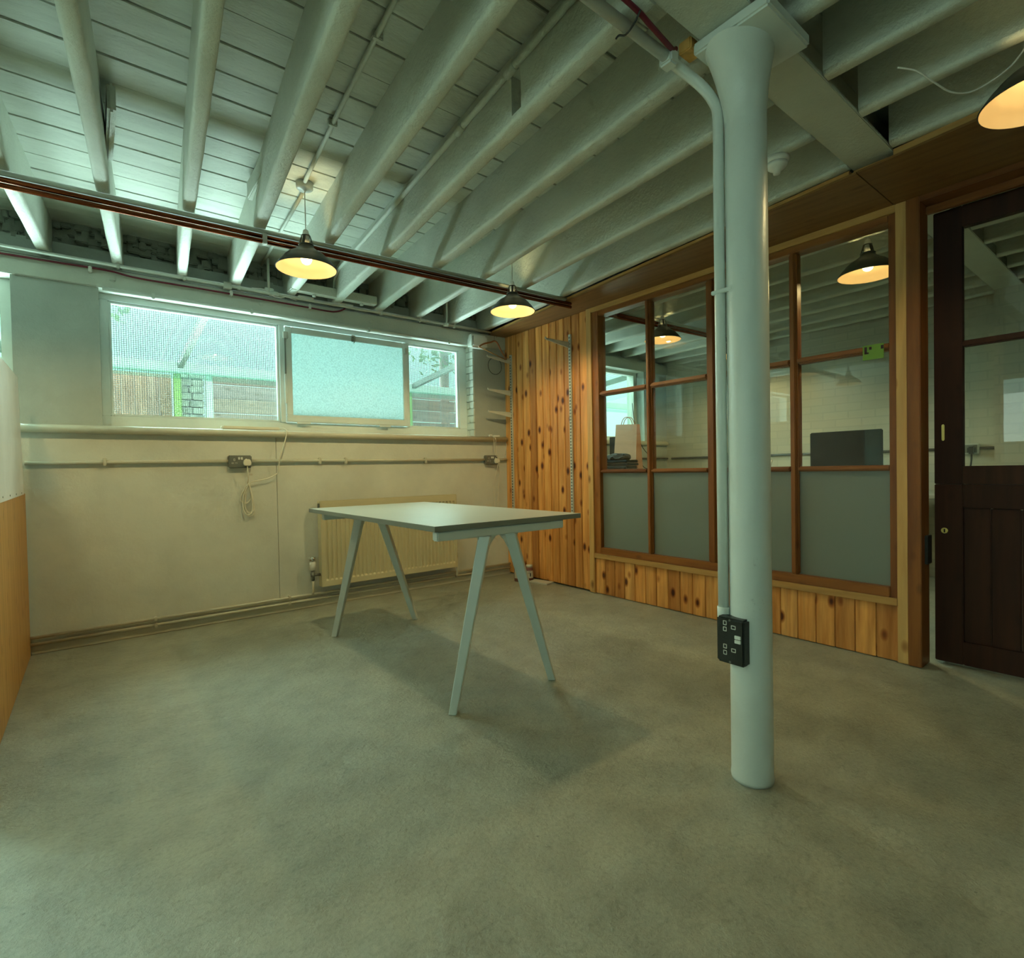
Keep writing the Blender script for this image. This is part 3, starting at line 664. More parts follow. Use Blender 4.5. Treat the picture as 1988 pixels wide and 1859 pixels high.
obj('lockshield_valve', lathe([(.008, 0), (.010, .02), (.009, .06), (.0, .065)], (2.515, 4.01, .215), 12), 'amber', rd)
obj('feed_pipe', tube([(2.515, 4.01, .22), (2.515, 4.01, .075), (2.515, 4.03, .06)], .0085, seg=12), 'pipe', rd)
obj('vent_plug', box(1.308, 1.318, 3.99, 4.02, .735, .775, .004), 'greymetal', rd)
# heating pipes along the skirting
for z, lab in ((.100, 'upper cream heating pipe along the skirting'), (.062, 'lower cream heating pipe along the skirting')):
    t = thing('heating_pipe', (1.4, 4.04, z), lab, 'pipe', 'heating pipes along the skirting')
    obj('pipe', tube([(-.30, 4.036, z), (P-.01, 4.036, z)], .0095, seg=12), 'pipe', t)
    for x in (.29, 1.10, 1.98, 2.72): obj('pipe_clip', box(x-.008, x+.008, 4.022, 4.06, z-.013, z+.013, .003), 'pipe', t)
# ------------------------------------------------------------------ wall conduit and sockets
wc = thing('wall_conduit', (1.4, 4.06, 1.09), 'cream surface conduit running along the wall below the sill', 'conduit')
obj('pipe', tube([(-.30, 4.060, 1.088), (.735, 4.060, 1.093)], .0115, seg=14), 'pipe', wc)
obj('pipe', tube([(.868, 4.060, 1.093), (2.87, 4.060, 1.095)], .0115, seg=14), 'pipe', wc)
obj('pipe', tube([(3.02, 4.060, 1.095), (3.13, 4.060, 1.098)], .0115, seg=14), 'pipe', wc)
for x in (.06, 1.55, 2.25, 1.35): obj('pipe_clip', box(x-.009, x+.009, 4.044, 4.078, 1.068, 1.116, .003), 'pipe', wc)
def socket(x, z, label):
    t = thing('double_socket', (x, 4.08, z), label, 'socket', None)
    obj('housing', box(x-.0725, x+.0725, 4.038, 4.079, z-.043, z+.043, .006), 'greymetal', t)
    for dx in (-.038, .036):
        for (a, h, w_, hh) in ((0, .013, .010, .014), (-.011, -.010, .012, .009), (.011, -.010, .012, .009)):
            q = obj('pin_surround', box(x+dx+a-w_/2, x+dx+a+w_/2, 4.0355, 4.0385, z+h-hh/2, z+h+hh/2, .001), 'plastic', t)
            obj('pin_hole', box(x+dx+a-w_/4, x+dx+a+w_/4, 4.0345, 4.0357, z+h-hh/4, z+h+hh/4), 'dark', q)
    for dx in (-.0085, .0085): obj('switch', box(x+dx-.006, x+dx+.006, 4.034, 4.0385, z+.013, z+.031, .001), 'plastic', t)
    return t
socket(.802, 1.089, 'grey metal twin socket under the window, with the coiled lead plugged in')
socket(2.945, 1.093, 'grey metal twin socket in the corner by the pine cladding')
def plug(x, z, label, mat='cream', y=4.034):
    bm = bmesh.new(); prism(bm, [(x-.026, z-.006), (x-.017, z+.022), (x+.017, z+.022), (x+.026, z-.006), (x+.018, z-.024), (x-.018, z-.024)], y-.030, y, 1)
    bmesh.ops.bevel(bm, geom=list(bm.edges), offset=.004, segments=2, affect='EDGES')
    return tag(obj('mains_plug', bm, mat), label, 'plug')
plug(.840, 1.083, 'cream mains plug in the socket under the window')
plug(2.985, 1.085, 'cream mains plug in the corner socket')
# extension lead on sill with its coiled cable
el = thing('extension_lead', (.9, 4.1, 1.31), 'white extension block on the sill with a coiled cable hanging', 'extension lead')
obj('block', box(.705, 1.068, 4.050, 4.098, 1.311, 1.334, .005), 'cream', el)
obj('end_cap', box(.694, .705, 4.054, 4.096, 1.311, 1.332, .004), 'plastic', el)
C = [(1.068, 4.07, 1.325), (1.095, 4.05, 1.326), (1.107, 4.020, 1.305), (1.098, 4.015, 1.26), (1.075, 4.015, 1.18), (1.055, 4.018, 1.12), (1.049, 4.03, 1.06), (1.046, 4.04, 1.02), (1.03, 4.045, .995), (.97, 4.045, .967), (.91, 4.045, .955), (.87, 4.045, .945), (.845, 4.045, .92)]
obj('cable', tube(curve(C, 5), .0038, seg=8), 'cream', el)
C = [(.845, 4.045, .92)]
for k in range(4):
    dx = (.0, .012, -.010, .018)[k]; zb = (.72, .735, .80, .71)[k]; yy = 4.045+.006*k
    C += [(.818+dx, yy, .86), (.812+dx, yy, (zb+.9)/2-.03), (.826+dx, yy, zb+.01), (.846+dx, yy-.004, zb), (.868+dx, yy, zb+.02), (.872+dx*.5, yy, (zb+.9)/2), (.858+dx*.3, yy-.006, .90), (.848, yy-.003, .935)]
C += [(.846, 4.03, .96), (.845, 4.022, 1.0), (.842, 4.020, 1.03), (.840, 4.016, 1.058)]
obj('coiled_cable', tube(curve(C, 5), .0036, seg=8), 'cream', el)
lt_ = obj('cable_tag', box(.850, .872, 4.016, 4.018, .992, 1.006), 'paper', el)
# two small chargers on the sill near the corner
t = thing('charger_block', (3.0, 4.1, 1.31), 'small white charger block on the sill corner with trailing wires', 'charger')
obj('block', box(2.935, 2.972, 4.06, 4.09, 1.311, 1.332, .004), 'plastic', t); obj('block', box(2.985, 3.055, 4.06, 4.09, 1.311, 1.327, .003), 'plastic', t)
for q in (([(2.945, 4.06, 1.320), (2.948, 4.012, 1.30), (2.960, 4.03, 1.22), (2.975, 4.03, 1.15), (2.982, 4.0, 1.11)]),
          ([(2.962, 4.06, 1.320), (2.968, 4.012, 1.29), (2.980, 4.03, 1.20), (3.000, 4.035, 1.14), (2.99, 4.0, 1.10)]),
          ([(2.99, 4.0, 1.075), (2.975, 4.02, .98), (2.965, 4.05, .85), (2.975, 4.055, .6), (2.97, 4.055, .40), (3.0, 4.055, .32)]),
          ([(3.0, 4.0, 1.075), (3.015, 4.02, .98), (3.02, 4.05, .85), (3.01, 4.055, .66), (3.02, 4.055, .56)]),
          ([(3.05, 4.075, 1.320), (3.105, 4.05, 1.29), (3.12, 4.045, 1.22), (3.105, 4.05, 1.14)])):
    obj('wire', tube(curve(q, 6), .0022, seg=6), 'cream', t)
# ------------------------------------------------------------------ services over the window
def run(name, pts, r, mat, label, cat, clips=(), cl=None, sm=0, clipmat=None, seg=12):
    t = thing(name, pts[0], label, cat); obj('run', tube(curve(pts, sm) if sm else pts, r, seg=seg), mat, t)
    for c in clips: obj('clip', box(c[0]-.009, c[0]+.009, c[1]-.016, c[1]+.018, c[2]-.018, c[2]+.018, .004), clipmat or mat, t)
    return t
run('lintel_conduit', [(.075, 4.048, 2.133), (2.69, 4.048, 2.137)], .0105, 'white', 'thin white conduit clipped under the lintel above the window', 'conduit', [(x, 4.050, 2.133) for x in (.33, .9, 1.76, 2.5)])
t = run('upper_conduit', [(-.6, 4.028, 2.279), (3.0, 4.028, 2.279)], .0115, 'white', 'long white conduit under the joist ends above the window', 'conduit', [(x, 4.03, 2.279) for x in (.155, .5, .82, 1.86, 2.21, 2.55)])
obj('junction_box', box(.725, .775, 4.01, 4.05, 2.255, 2.300, .004), 'steel', t)
obj('junction_box', lathe([(0, 0), (.030, 0), (.032, .006), (.032, .026), (0, .026)], (1.045, 4.028, 2.262), 20), 'white', t)
obj('junction_box', lathe([(0, 0), (.026, 0), (.028, .006), (.028, .024), (0, .024)], (2.467, 4.028, 2.262), 20), 'white', t)
obj('drop_pipe', tube(curve([(2.467, 4.028, 2.28), (2.472, 4.024, 2.34), (2.47, 4.02, 2.42), (2.47, 4.02, 2.52)], 5), .010, seg=12), 'white', t)
obj('drop_pipe', tube([(1.012, 4.028, 2.285), (1.012, 4.028, 2.52)], .009, seg=12), 'white', t)
obj('bracket_foot', box(.985, 1.045, 4.02, 4.036, 2.280, 2.315, .004), 'white', t)
C = [(-.6, 4.044, 2.238), (-.2, 4.044, 2.243), (.10, 4.044, 2.247), (.25, 4.044, 2.232), (.62, 4.044, 2.232), (1.15, 4.044, 2.230), (1.42, 4.044, 2.226), (1.50, 4.044, 2.234), (1.56, 4.040, 2.262), (1.575, 4.03, 2.30)]
run('red_cable', C, .0058, 'red', 'dark red alarm cable along the face of the lintel', 'cable', [(x, 4.048, 2.236) for x in (.02, .775, 1.30)], sm=8, clipmat='plastic')
C = [(.9, 4.03, 2.292), (.98, 4.02, 2.295), (1.03, 4.012, 2.262), (1.08, 4.012, 2.255), (1.13, 4.02, 2.270), (1.20, 4.03, 2.262)]
tag(obj('loose_wire', tube(curve(C, 8), .004, seg=8), 'plastic'), 'loose white wire sagging beside the round junction box', 'wire')
bm = tube([(-.6, 4.09, 2.268), (3.0, 4.09, 2.268)], .004, seg=6); tag(obj('thin_cable', bm, 'cablegrey'), 'thin dark cable lying on top of the lintel', 'cable')
# boxed light fitting above window
ff = thing('batten_light', (1.45, 3.95, 2.30), 'white boxed strip light fitting hung above the centre casement', 'light fitting')
obj('body', box(1.155, 1.775, 3.91, 3.975, 2.300, 2.362, .004), 'joist', ff)
obj('end_plate', box(1.125, 1.165, 3.88, 3.99, 2.290, 2.372, .006), 'white', ff)
for x in (1.30, 1.66): obj('knob', lathe([(0, 0), (.014, 0), (.014, .012), (.009, .016), (0, .018)], (x, 3.942, 2.282), 10), 'white', ff)
for x in (1.26, 1.56): obj('slat', box(x-.05, x+.06, 4.0, 4.05, 2.288, 2.296, .002), 'white', ff)
C = [(1.66, 3.4, 2.50), (1.655, 3.6, 2.505), (1.64, 3.85, 2.49), (1.63, 3.95, 2.44), (1.60, 3.96, 2.38), (1.58, 3.95, 2.36)]
# ceiling conduits
cu = thing('ceiling_conduit', (.9, 2.7, 2.50), 'slim white conduit along the ceiling boards feeding the nearer pendant', 'conduit')
obj('run', tube([(.775, .95, 2.512), (.80, 1.565, 2.512), (.845, 2.15, 2.512), (.905, 2.84, 2.512)], .0095, seg=12), 'joist', cu)
obj('run', tube([(.93, 2.94, 2.512), (1.0, 4.15, 2.512)], .0095, seg=12), 'joist', cu)
for y in (1.75, 2.3): obj('clip', box(.80+(y-1.5)*.07-.02, .80+(y-1.5)*.07+.02, y-.009, y+.009, 2.500, 2.528, .003), 'joist', cu)
cu = thing('ceiling_conduit', (1.3, 1.8, 2.46), 'thicker white conduit running beside the joist with the mortise hole', 'conduit')
obj('run', tube([(1.195, .95, 2.468), (1.262, 1.70, 2.470), (1.330, 2.48, 2.472), (1.400, 3.30, 2.475), (1.44, 3.8, 2.475)]+curve([(1.45, 3.86, 2.470), (1.455, 3.93, 2.44), (1.46, 3.96, 2.38)], 5), .0135, seg=16), 'joist', cu)
for y in (1.55, 1.95): obj('coupling', tube([(1.195+(y-.95)*.0875, y-.03, 2.469), (1.195+(y+.06-.95)*.0875, y+.03, 2.4692)], .0165, seg=16), 'joist', cu)
C = [(.80, 1.66, 2.50), (.81, 1.69, 2.485), (.83, 1.70, 2.49), (.825, 1.67, 2.50)]
# red cable overhead near the column
C = [(.9, .96, 2.285), (1.20, .960, 2.280), (1.30, .965, 2.272), (1.38, .975, 2.272), (1.44, .990, 2.285), (1.46, .992, 2.297)]
tag(obj('red_cable', tube(curve(C, 8), .0075, seg=10), 'red'), 'dark red cable beside the overhead conduit near the column head', 'cable')
tag(obj('cable_tie', tube(curve([(1.235, .950, 2.275), (1.240, .975, 2.258), (1.243, 1.01, 2.248), (1.243, 1.035, 2.262), (1.240, 1.045, 2.256)], 4), .003, seg=6), 'black'), 'black cable tie round the overhead conduit', 'cable tie')
# timber packers by the column head
tag(obj('timber_packer', box(1.485, 1.545, .955, 1.000, 2.292, 2.33, .004), 'oldply'), 'small bare wood packer beside the column head', 'packer')
# copper pipes across the room
tc = thing('copper_pipes_top_conduit', (1.2, 3.05, 2.27), 'grey painted conduit running above the two copper pipes', 'conduit')
def acr(x): return 3.062-.048*(x)
tc.name = 'grey_conduit'
obj('run', tube([(-2.9, acr(-2.9), 2.279), (2.90, acr(2.9), 2.279)], .0125, seg=16), 'steel', tc)
obj('run', tube([(P+.09, acr(3.2), 2.279), (5.68, acr(5.6), 2.279)], .0125, seg=16), 'steel', tc)
for z, lab in ((2.2525, 'upper copper pipe crossing under the joists'), (2.2275, 'lower copper pipe crossing under the joists')):
    t = thing('copper_pipe', (1.2, 3.0, z), lab, 'pipe', 'copper pipes under the joists')
    obj('run', tube([(-2.9, acr(-2.9), z), (2.90, acr(2.9), z)], .0112, seg=20), 'copper', t)
    obj('run', tube([(P+.09, acr(3.2), z), (5.68, acr(5.6), z)], .0112, seg=20), 'copper', t)
tag(obj('pipe_clip', box(.735, .757, acr(.75)-.016, acr(.75)+.014, 2.212, 2.268, .003), 'galv'), 'pale clip strapping the two copper pipes together left of the lamp', 'pipe clip')
# smoke detector
t = thing('smoke_detector', (2.33, 1.10, 2.5), 'white round smoke detector on the joist behind the column', 'smoke detector')
obj('base_plate', lathe([(0, 0), (.045, 0), (.050, .010), (.050, .022), (0, .022)], (2.31, 1.085, 2.27), 28), 'plastic', t)
obj('sensor_head', lathe([(0, -.042), (.014, -.042), (.016, -.030), (.030, -.022), (.040, -.012), (.044, 0), (0, 0)], (2.31, 1.085, 2.27), 28), 'plastic', t)
# hanging lead near top right lamp
C = [(2.12, .60, 2.30), (2.165, .56, 2.285), (2.24, .53, 2.262), (2.33, .50, 2.25), (2.38, .45, 2.252), (2.37, .36, 2.275), (2.31, .30, 2.31)]
tag(obj('hanging_flex', tube(curve(C, 10), .0028, seg=8), 'plastic'), 'thin white flex drooping under the joists by the top right lamp', 'flex')
# ------------------------------------------------------------------ corner items
rt = thing('wireless_router', (2.79, 4.02, 2.11), 'white router box on the wall in the corner above the window end', 'router')
obj('case', box(2.705, 2.885, 3.985, 4.058, 2.108, 2.228, .018), 'plastic', rt); obj('front_lip', box(2.700, 2.712, 3.98, 4.05, 2.112, 2.224, .004), 'white', rt)
hg = thing('coat_hanger', (2.95, 3.98, 2.17), 'brown wooden coat hanger hooked up in the corner', 'coat hanger')
obj('shoulder_bar', tube(curve([(2.74, 3.93, 2.100), (2.80, 3.935, 2.135), (2.88, 3.94, 2.160), (2.925, 3.945, 2.178), (2.965, 3.95, 2.165), (3.01, 3.955, 2.10), (3.075, 3.96, 2.03)], 5), .0075, seg=10), 'hangerwood', hg)
obj('cross_bar', tube([(2.75, 3.93, 2.098), (3.06, 3.96, 2.028)], .0045, seg=8), 'pine_light', hg)
obj('hook', tube(curve([(2.925, 3.945, 2.178), (2.928, 3.945, 2.215), (2.945, 3.945, 2.232), (2.955, 3.945, 2.215)], 5), .002, seg=6), 'chrome', hg)
C = [(3.004+.078*math.cos(a*math.pi/16), 4.05, 1.975+.078*math.sin(a*math.pi/16)) for a in range(33)]
tag(obj('cable_loop', tube(C, .0028, seg=6), 'black'), 'thin black cable loop hanging below the coat hanger', 'cable')
# shelving rails and brackets
def rail(y, z0, z1, label):
    t = thing('shelf_upright', (P, y, z0), label, 'shelf upright', 'slotted shelf uprights on the pine cladding')
    ch = bmesh.new(); bx(ch, P-.016, P-.001, y-.0125, y-.0085, z0, z1); bx(ch, P-.016, P-.001, y+.0085, y+.0125, z0, z1); bx(ch, P-.006, P-.001, y-.0085, y+.0085, z0, z1); bx(ch, P-.016, P-.013, y-.0085, y+.0085, z0, z1)
    obj('channel', ch, 'galv', t); sl = bmesh.new(); z = z0+.02
    while z < z1-.02:
        for dy in (-.0045, .0045): bx(sl, P-.0172, P-.0160, y+dy-.0022, y+dy+.0022, z, z+.016)
        z += .026
    obj('slots', sl, 'dark', t)['kind'] = 'stuff'
rail(3.968, .08, 2.078, 'slotted metal shelf upright nearest the corner'); rail(3.174, .62, 2.105, 'slotted metal shelf upright beside the glazed screen')
def bracket(y, z, label):
    t = thing('shelf_bracket', (P-.016, y, z), label, 'shelf bracket', 'pale metal shelf brackets')
    bm = prism(bmesh.new(), [(P-.017, z+.020), (P-.017, z-.030), (2.868, z+.006), (2.862, z+.020)], y-.0045, y+.0045, 1); bmesh.ops.bevel(bm, geom=list(bm.edges), offset=.002, segments=1, affect='EDGES')
    obj('arm', bm, 'galv', t); obj('tip_hook', box(2.856, 2.866, y-.004, y+.004, z+.010, z+.028, .002), 'galv', t)
bracket(3.968, 2.022, 'pale metal shelf bracket topmost of the three in the corner'); bracket(3.968, 1.722, 'pale metal shelf bracket middle of the three in the corner')
bracket(3.968, 1.520, 'pale metal shelf bracket lowest of the three in the corner'); bracket(3.174, 2.022, 'pale metal shelf bracket at the top of the right upright')
# bottles on floor, papers
def bottle(x, y, label, h=.150):
    t = thing('supplement_bottle', (x, y, 0), label, 'bottle', 'brown bottles on the floor')
    obj('body', lathe([(0, 0), (.033, 0), (.036, .004), (.036, h-.035), (.032, h-.022), (.027, h-.018), (0, h-.018)], (x, y, 0), 28), 'amber', t)
    obj('cap', lathe([(0, h-.018), (.029, h-.018), (.030, h), (.027, h+.004), (0, h+.004)], (x, y, 0), 28), 'paper', t)
    lb_ = bmesh.new(); seg = 14; a0 = math.atan2(-y, -x)-1.1
    r0 = [[lb_.verts.new((x+.0366*math.cos(a0+2.2*i/seg), y+.0366*math.sin(a0+2.2*i/seg), z)) for i in range(seg+1)] for z in (.030, h-.045)]
    for i in range(seg): lb_.faces.new((r0[0][i], r0[0][i+1], r0[1][i+1], r0[1][i]))
    L = obj('label', lb_, 'paper', t)
    mk = bmesh.new()
    for zz, w_, hh in ((h-.055, .022, .004), (h-.068, .028, .003), (.060, .010, .030)):
        a = math.atan2(-y, -x)+(.25 if hh > .01 else 0); c = Vector((x+.037*math.cos(a), y+.037*math.sin(a), zz)); bx(mk, c.x-.001, c.x+.001, c.y-w_/2, c.y+w_/2, zz-hh/2, zz+hh/2, rot=Matrix.Rotation(a, 4, 'Z'))
    obj('print', mk, 'black', L)
bottle(2.975, 3.72, 'brown bottle with a pale label and lid, left of the pair in the corner'); bottle(3.055, 3.66, 'brown bottle half hidden behind the table leg in the corner', .14)
tag(obj('folded_leaflet', box(3.02, 3.125, 3.42, 3.62, .001, .014, .002, rot=Matrix.Rotation(.2, 4, 'Z')), 'paper'), 'folded white leaflet lying on the floor against the pine cladding', 'leaflet')
# left boards
lp = sroot('wall_left_screen', (-.32, 3.3, 0), 'low screen by the left edge, bare plywood with a white board above')
obj('lower_sheet', box(-.325, -.300, 2.2, 4.045, .0, .918, .002), 'oldply', lp)
wbm = prism(bmesh.new(), [(2.2, .895), (3.925, .915), (3.84, 1.36), (3.81, 1.533), (3.17, 1.523), (2.2, 1.51)], -.312, -.296, 0); bm2 = wbm
obj('upper_sheet', wbm, 'whiteboard', lp)
for z in (.935, .945):
    pass
for y in (3.05, 3.3, 3.55, 3.8): obj('screw', tube([(-.297, y, .925), (-.2945, y, .925)], .004, seg=8), 'greymetal', lp)
obj('stud', box(-.36, -.325, 3.98, 4.045, 0, 1.10), 'dark', lp)

# ------------------------------------------------------------------ neighbouring room
t = thing('trestle_worktop', (4.5, 3.6, 0), 'pale worktop in the neighbouring room carrying the paper bag', 'table')
obj('table_top', box(4.15, 4.95, 3.15, 3.98, .93, .955, .003), 'table_top', t)
for x, y in ((4.2, 3.2), (4.9, 3.2), (4.2, 3.93), (4.9, 3.93)): obj('leg', box(x-.02, x+.02, y-.02, y+.02, 0, .93, .003), 'table_leg', t)
pb = thing('paper_bag', (4.42, 3.66, .955), 'brown paper carrier bag standing behind the glass', 'bag')
bm = bmesh.new(); y0, y1, x0, x1 = 3.50, 3.80, 4.36, 4.48
vs = [bm.verts.new(p) for p in ((x0, y0, .956), (x1, y0, .956), (x1, y1, .956), (x0, y1, .956), (x0+.045, y0+.012, 1.440), (x1-.03, y0+.012, 1.440), (x1-.03, y1-.01, 1.455), (x0+.045, y1-.01, 1.455))]
for q in ((0, 1, 2, 3), (0, 1, 5, 4), (1, 2, 6, 5), (2, 3, 7, 6), (3, 0, 4, 7)): bm.faces.new([vs[i] for i in q])
obj('body', bm, 'paper_bag', pb)
for xx in (4.41, 4.445):
    obj('handle', tube(curve([(xx, 3.57, 1.43), (xx, 3.60, 1.50), (xx, 3.65, 1.525), (xx, 3.70, 1.50), (xx, 3.73, 1.43)], 5), .004, seg=6), 'paper_bag', pb)
lpz = thing('dark_laptop', (4.5, 3.88, .955), 'black laptop standing at the left of the paper bag behind glass', 'laptop')
obj('lid', box(4.50, 4.515, 3.82, 3.97, 1.14, 1.335, .003), 'screen', lpz); obj('base', box(4.38, 4.52, 3.82, 3.97, .956, 1.14, .003), 'paper', lpz)
cl2 = bmesh.new()
for i in range(4): bx(cl2, 4.17+random.uniform(-.01, .01), 4.35, 3.44+random.uniform(-.01, .02), 3.80, .956+i*.030, .983+i*.030, .010)
tag(obj('folded_clothes', cl2, 'cloth'), 'stack of folded black clothes in front of the paper bag', 'clothes')
ic = bmesh.new(); bmesh.ops.create_icosphere(ic, subdivisions=4, radius=1)
for v in ic.verts:
    v.co = Vector((v.co.x*.085, v.co.y*.15, v.co.z*.032))+v.normal*random.uniform(-.003, .004)+Vector((4.255, 3.64, 1.100+.014*math.sin(v.co.y*9+v.co.x*5)))
tag(obj('crumpled_scarf', ic, 'cloth'), 'crumpled black scarf on the folded clothes', 'scarf')
for i, C in enumerate(([(5.0, 4.05, 1.75), (5.02, 4.03, 1.5), (5.1, 4.0, 1.25), (5.28, 4.0, 1.1), (5.34, 4.02, 1.0), (5.25, 4.05, .98), (5.15, 4.05, 1.05), (5.05, 4.05, 1.3)], [(4.93, 4.05, 1.38), (5.02, 4.0, 1.2), (5.08, 4.0, 1.02), (5.12, 4.0, .8)])):
    tag(obj('hanging_lead', tube(curve(C, 8), .005, seg=6), 'black'), ('black lead looping down the wall of the neighbouring room', 'short black lead beside the looping one')[i], 'cable')
nc = thing('far_wall_conduit', (5.68, 2, 1.1), 'grey conduit on the far wall of the neighbouring room', 'conduit')
obj('run', tube([(5.685, -.3, 1.10), (5.685, 4.0, 1.10)], .012, seg=10), 'cablegrey', nc)
obj('run', tube([(4.95, 4.065, 1.10), (5.69, 4.065, 1.10)], .012, seg=10), 'cablegrey', nc)
def far_socket(y, label):
    t = thing('wall_socket', (5.68, y, 1.1), label, 'socket')
    obj('housing', box(5.655, 5.70, y-.07, y+.07, 1.055, 1.140, .005), 'galv' if y < 2 else 'black', t); obj('face', box(5.650, 5.656, y-.06, y+.06, 1.065, 1.13, .002), 'greymetal', t)
far_socket(3.28, 'black socket on the far wall, just left of the column'); far_socket(1.13, 'grey socket on the far wall seen through the door glass')
plug_ = tag(obj('mains_plug', box(5.60, 5.65, 1.075, 1.125, 1.055, 1.115, .010), 'black'), 'black mains plug seen through the door glass', 'plug')
tag(obj('plug_lead', tube(curve([(5.62, 1.10, 1.06), (5.62, 1.10, 1.0), (5.63, 1.11, .9), (5.63, 1.1, .7)], 5), .006, seg=6), 'black'), 'black lead hanging from the plug seen through the door glass', 'cable')
dk = thing('office_desk', (5.3, 1.8, 0), 'desk along the far wall of the neighbouring room', 'desk')
obj('desk_top', box(4.95, 5.64, .95, 3.0, .72, .745, .003), 'table_top', dk)
for x, y in ((5.0, 1.0), (5.6, 1.0), (5.0, 2.95), (5.6, 2.95)): obj('leg', box(x-.02, x+.02, y-.02, y+.02, 0, .72, .003), 'black', dk)
mo = thing('computer_monitor', (5.25, 1.87, .745), 'black computer monitor on the desk behind the glass', 'monitor')
obj('screen', box(5.20, 5.225, 1.592, 2.166, .84, 1.282, .008), 'screen', mo); obj('stand', box(5.225, 5.26, 1.82, 1.94, .745, 1.05, .003), 'black', mo); obj('foot', box(5.15, 5.34, 1.76, 2.0, .745, .753, .002), 'black', mo)
po = thing('pen_pot', (5.2, 2.75, .745), 'pot of pale rulers and pens on the desk, seen beside the column', 'pen pot')
obj('pot', lathe([(0, 0), (.05, 0), (.055, .14), (.05, .14), (.047, .01), (0, .01)], (5.2, 2.60, .745), 20), 'galv', po)
for a, b_, h in ((-.03, .02, .36), (.02, -.03, .30), (.0, .035, .33), (.03, .01, .27)): obj('ruler', tube([(5.2+a*.3, 2.60+b_*.3, .76), (5.2+a, 2.60+b_*2.5, .745+h)], .007, seg=6), 'galv', po)
lbz = bmesh.new(); bx(lbz, GX-.0015, GX-.0005, .932, 1.050, 1.50, 1.60)
stx = tag(obj('sticker', box(P-.0025, P-.0008, .952, 1.045, 1.525, 1.600), 'label_green'), 'green sticker with dark marks on the screen near the door', 'sticker')
mk = bmesh.new(); bx(mk, P-.004, P-.0025, 1.026, 1.037, 1.560, 1.592); bx(mk, P-.004, P-.0025, 1.018, 1.037, 1.556, 1.564); bx(mk, P-.004, P-.0025, 1.005, 1.016, 1.576, 1.590); bx(mk, P-.004, P-.0025, .953, .964, 1.572, 1.590)
obj('printed_marks', mk, 'label_ink', stx)
# ------------------------------------------------------------------ outside
struct(obj('ground_outside', box(-4, 10, 4.34, 12, -.1, 0.0), 'garden'))
cn = thing('lean_to_canopy', (1, 5.2, 2.1), 'pale lean-to canopy roof outside the window', 'canopy')
for i in range(9):
    x0 = -2.6+i*1.05
    bm = bmesh.new(); n = 28
    top = []
    for j in range(n+1):
        x = x0+1.04*j/n; zc = .010*math.cos(2*math.pi*(x-x0)/.075)
        top.append((bm.verts.new((x, 4.36, 2.262+zc)), bm.verts.new((x, 6.05, 2.105+zc))))
    for A, B in zip(top, top[1:]): f = bm.faces.new((A[0], B[0], B[1], A[1])); f.smooth = True
    obj('corrugated_sheet', bm, 'canopy', cn)
obj('eaves_beam', box(-3, 7.5, 6.0, 6.06, 1.985, 2.085, .004), 'outwhite', cn); obj('gutter', box(-3, 7.5, 5.94, 6.0, 1.93, 1.985, .01), 'canopy', cn)
for x in (-1.8, -.55, .69, 1.95, 3.18, 4.4, 5.6):
    bm = bmesh.new(); vs = []
    for (yy, zz) in ((4.36, 2.245), (6.02, 2.09)):
        vs += [bm.verts.new((x+a, yy, zz+c)) for a, c in ((-.022, -.06), (.022, -.06), (.022, 0), (-.022, 0))]
    for q in ((0, 1, 2, 3), (4, 5, 6, 7), (0, 1, 5, 4), (1, 2, 6, 5), (2, 3, 7, 6), (3, 0, 4, 7)): bm.faces.new([vs[i] for i in q])
    obj('rafter', bm, 'rafter', cn)
def post(x0, x1, mat, label): tag(obj('timber_post', box(x0, x1, 6.02, 6.10, 0, 1.985, .004), mat), label, 'post', 'timber posts of the canopy')
post(.635, .695, 'mossy', 'green mossy timber post outside left of the brick pier'); post(.905, .965, 'outwhite', 'pale timber post outside right of the brick pier'); post(3.10, 3.17, 'mossy', 'green mossy timber post outside the narrow right pane')
fn = thing('garden_fence', (-.6, 6.3, 0), 'weathered vertical board fence outside, left part', 'fence')
x = -2.965
while x < .60: obj('board', box(x, min(x+.0985, .634), 6.22+random.uniform(0, .006), 6.24, 0, 2.0, .003), 'fence', fn); x += .1
obj('rail', box(-3, .62, 6.17, 6.22, 1.475, 1.53, .004), 'fence_x', fn); obj('rail', box(-3, .62, 6.17, 6.22, .4, .46, .004), 'fence_x', fn)
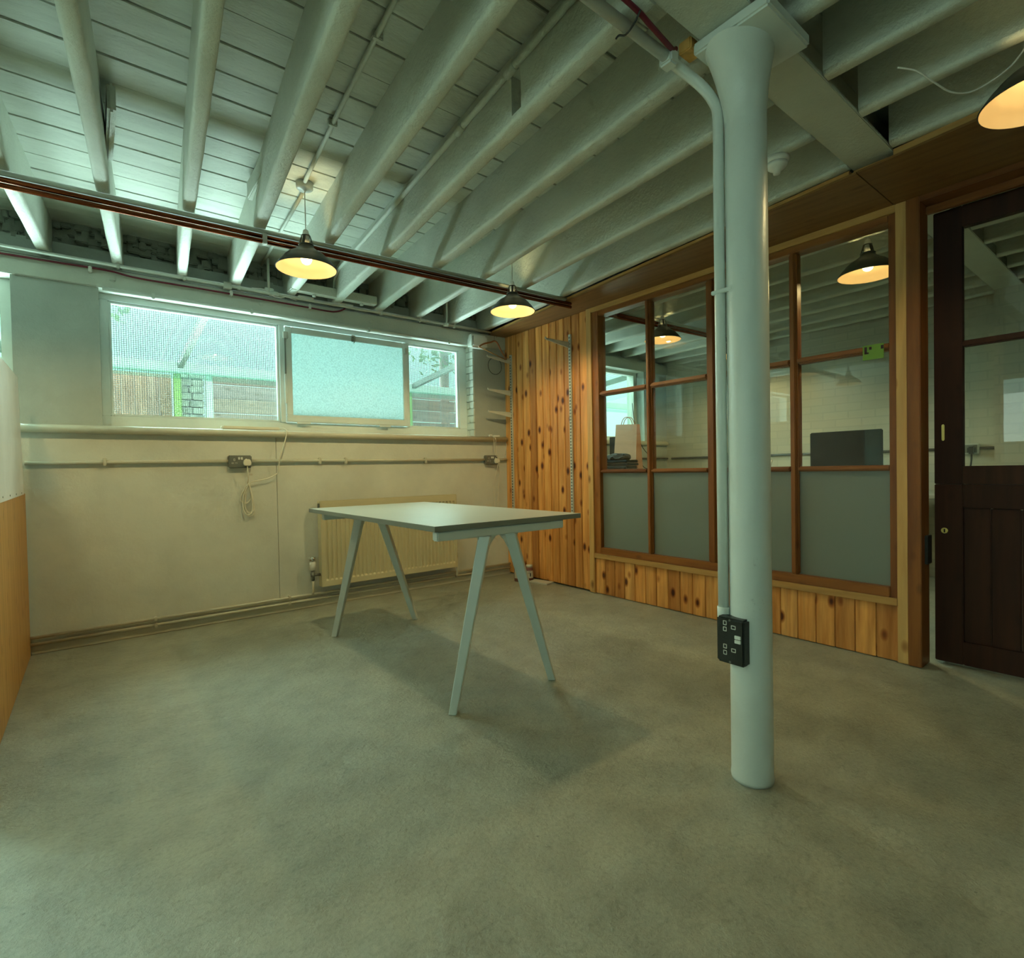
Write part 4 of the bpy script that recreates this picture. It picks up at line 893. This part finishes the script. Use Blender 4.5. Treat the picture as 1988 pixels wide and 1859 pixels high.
pr_ = thing('brick_pier', (.8, 6.2, 0), 'rough painted brick pier outside between the posts', 'pier')
for k in range(29):
    z = k*.070
    for q in range(2):
        off = 0 if k % 2 else .055
        a0, a1 = ((.705, .795-off/2), (.800-off/2, .90))[q]
        obj('brick', box(a0+random.uniform(-.004, .004), a1+random.uniform(-.004, .004), 6.12+random.uniform(-.006, .006), 6.26, z+.003, z+.066, .007), 'brickout', pr_)
fh = thing('plank_fence', (2, 6.3, 0), 'weathered horizontal plank fence outside, right part', 'fence')
for k in range(14):
    z = .02+k*.148
    for x0, x1 in ((.96, 2.1), (2.103, 3.9), (3.903, 6.5)): obj('plank', box(x0, x1, 6.20+random.uniform(0, .01), 6.235, z, z+.141-random.uniform(0, .006), .004), 'fence_x' , fh)
# foliage beyond the fence
rnd = random.Random(3)
for cx_, cz_, r_, lab in ((-.4, 3.6, 1.0, 'tree crown over the fence at the left of the window'), (2.7, 4.3, .8, 'tree crown above the canopy at the middle'), (5.2, 3.7, 1.0, 'tree crown beyond the fence at the right')):
    bm = bmesh.new()
    for i in range(900):
        d_ = Vector((rnd.gauss(0, 1), rnd.gauss(0, 1), rnd.gauss(0, 1))).normalized()*r_*rnd.uniform(.3, 1); c = Vector((cx_, 8.6, cz_))+d_
        a = Vector((rnd.uniform(-1, 1), rnd.uniform(-1, 1), rnd.uniform(-1, 1))).normalized()*.07; b_ = a.orthogonal().normalized()*.04
        bm.faces.new([bm.verts.new(c+a), bm.verts.new(c+b_), bm.verts.new(c-a), bm.verts.new(c-b_)])
    t = thing('garden_tree', (cx_, 8.6, 0), lab, 'tree', 'trees beyond the fence'); obj('trunk', tube([(cx_, 8.6, 0), (cx_, 8.6, cz_)], .09, seg=8), 'fence', t)
    me = bpy.data.meshes.new('foliage'); bm.to_mesh(me); bm.free(); me.materials.append(M['leaf']); o = bpy.data.objects.new('foliage', me); COL.objects.link(o); o['kind'] = 'stuff'; o.parent = t; o.location = Vector((0, 0, 0))-Vector((cx_, 8.6, 0))
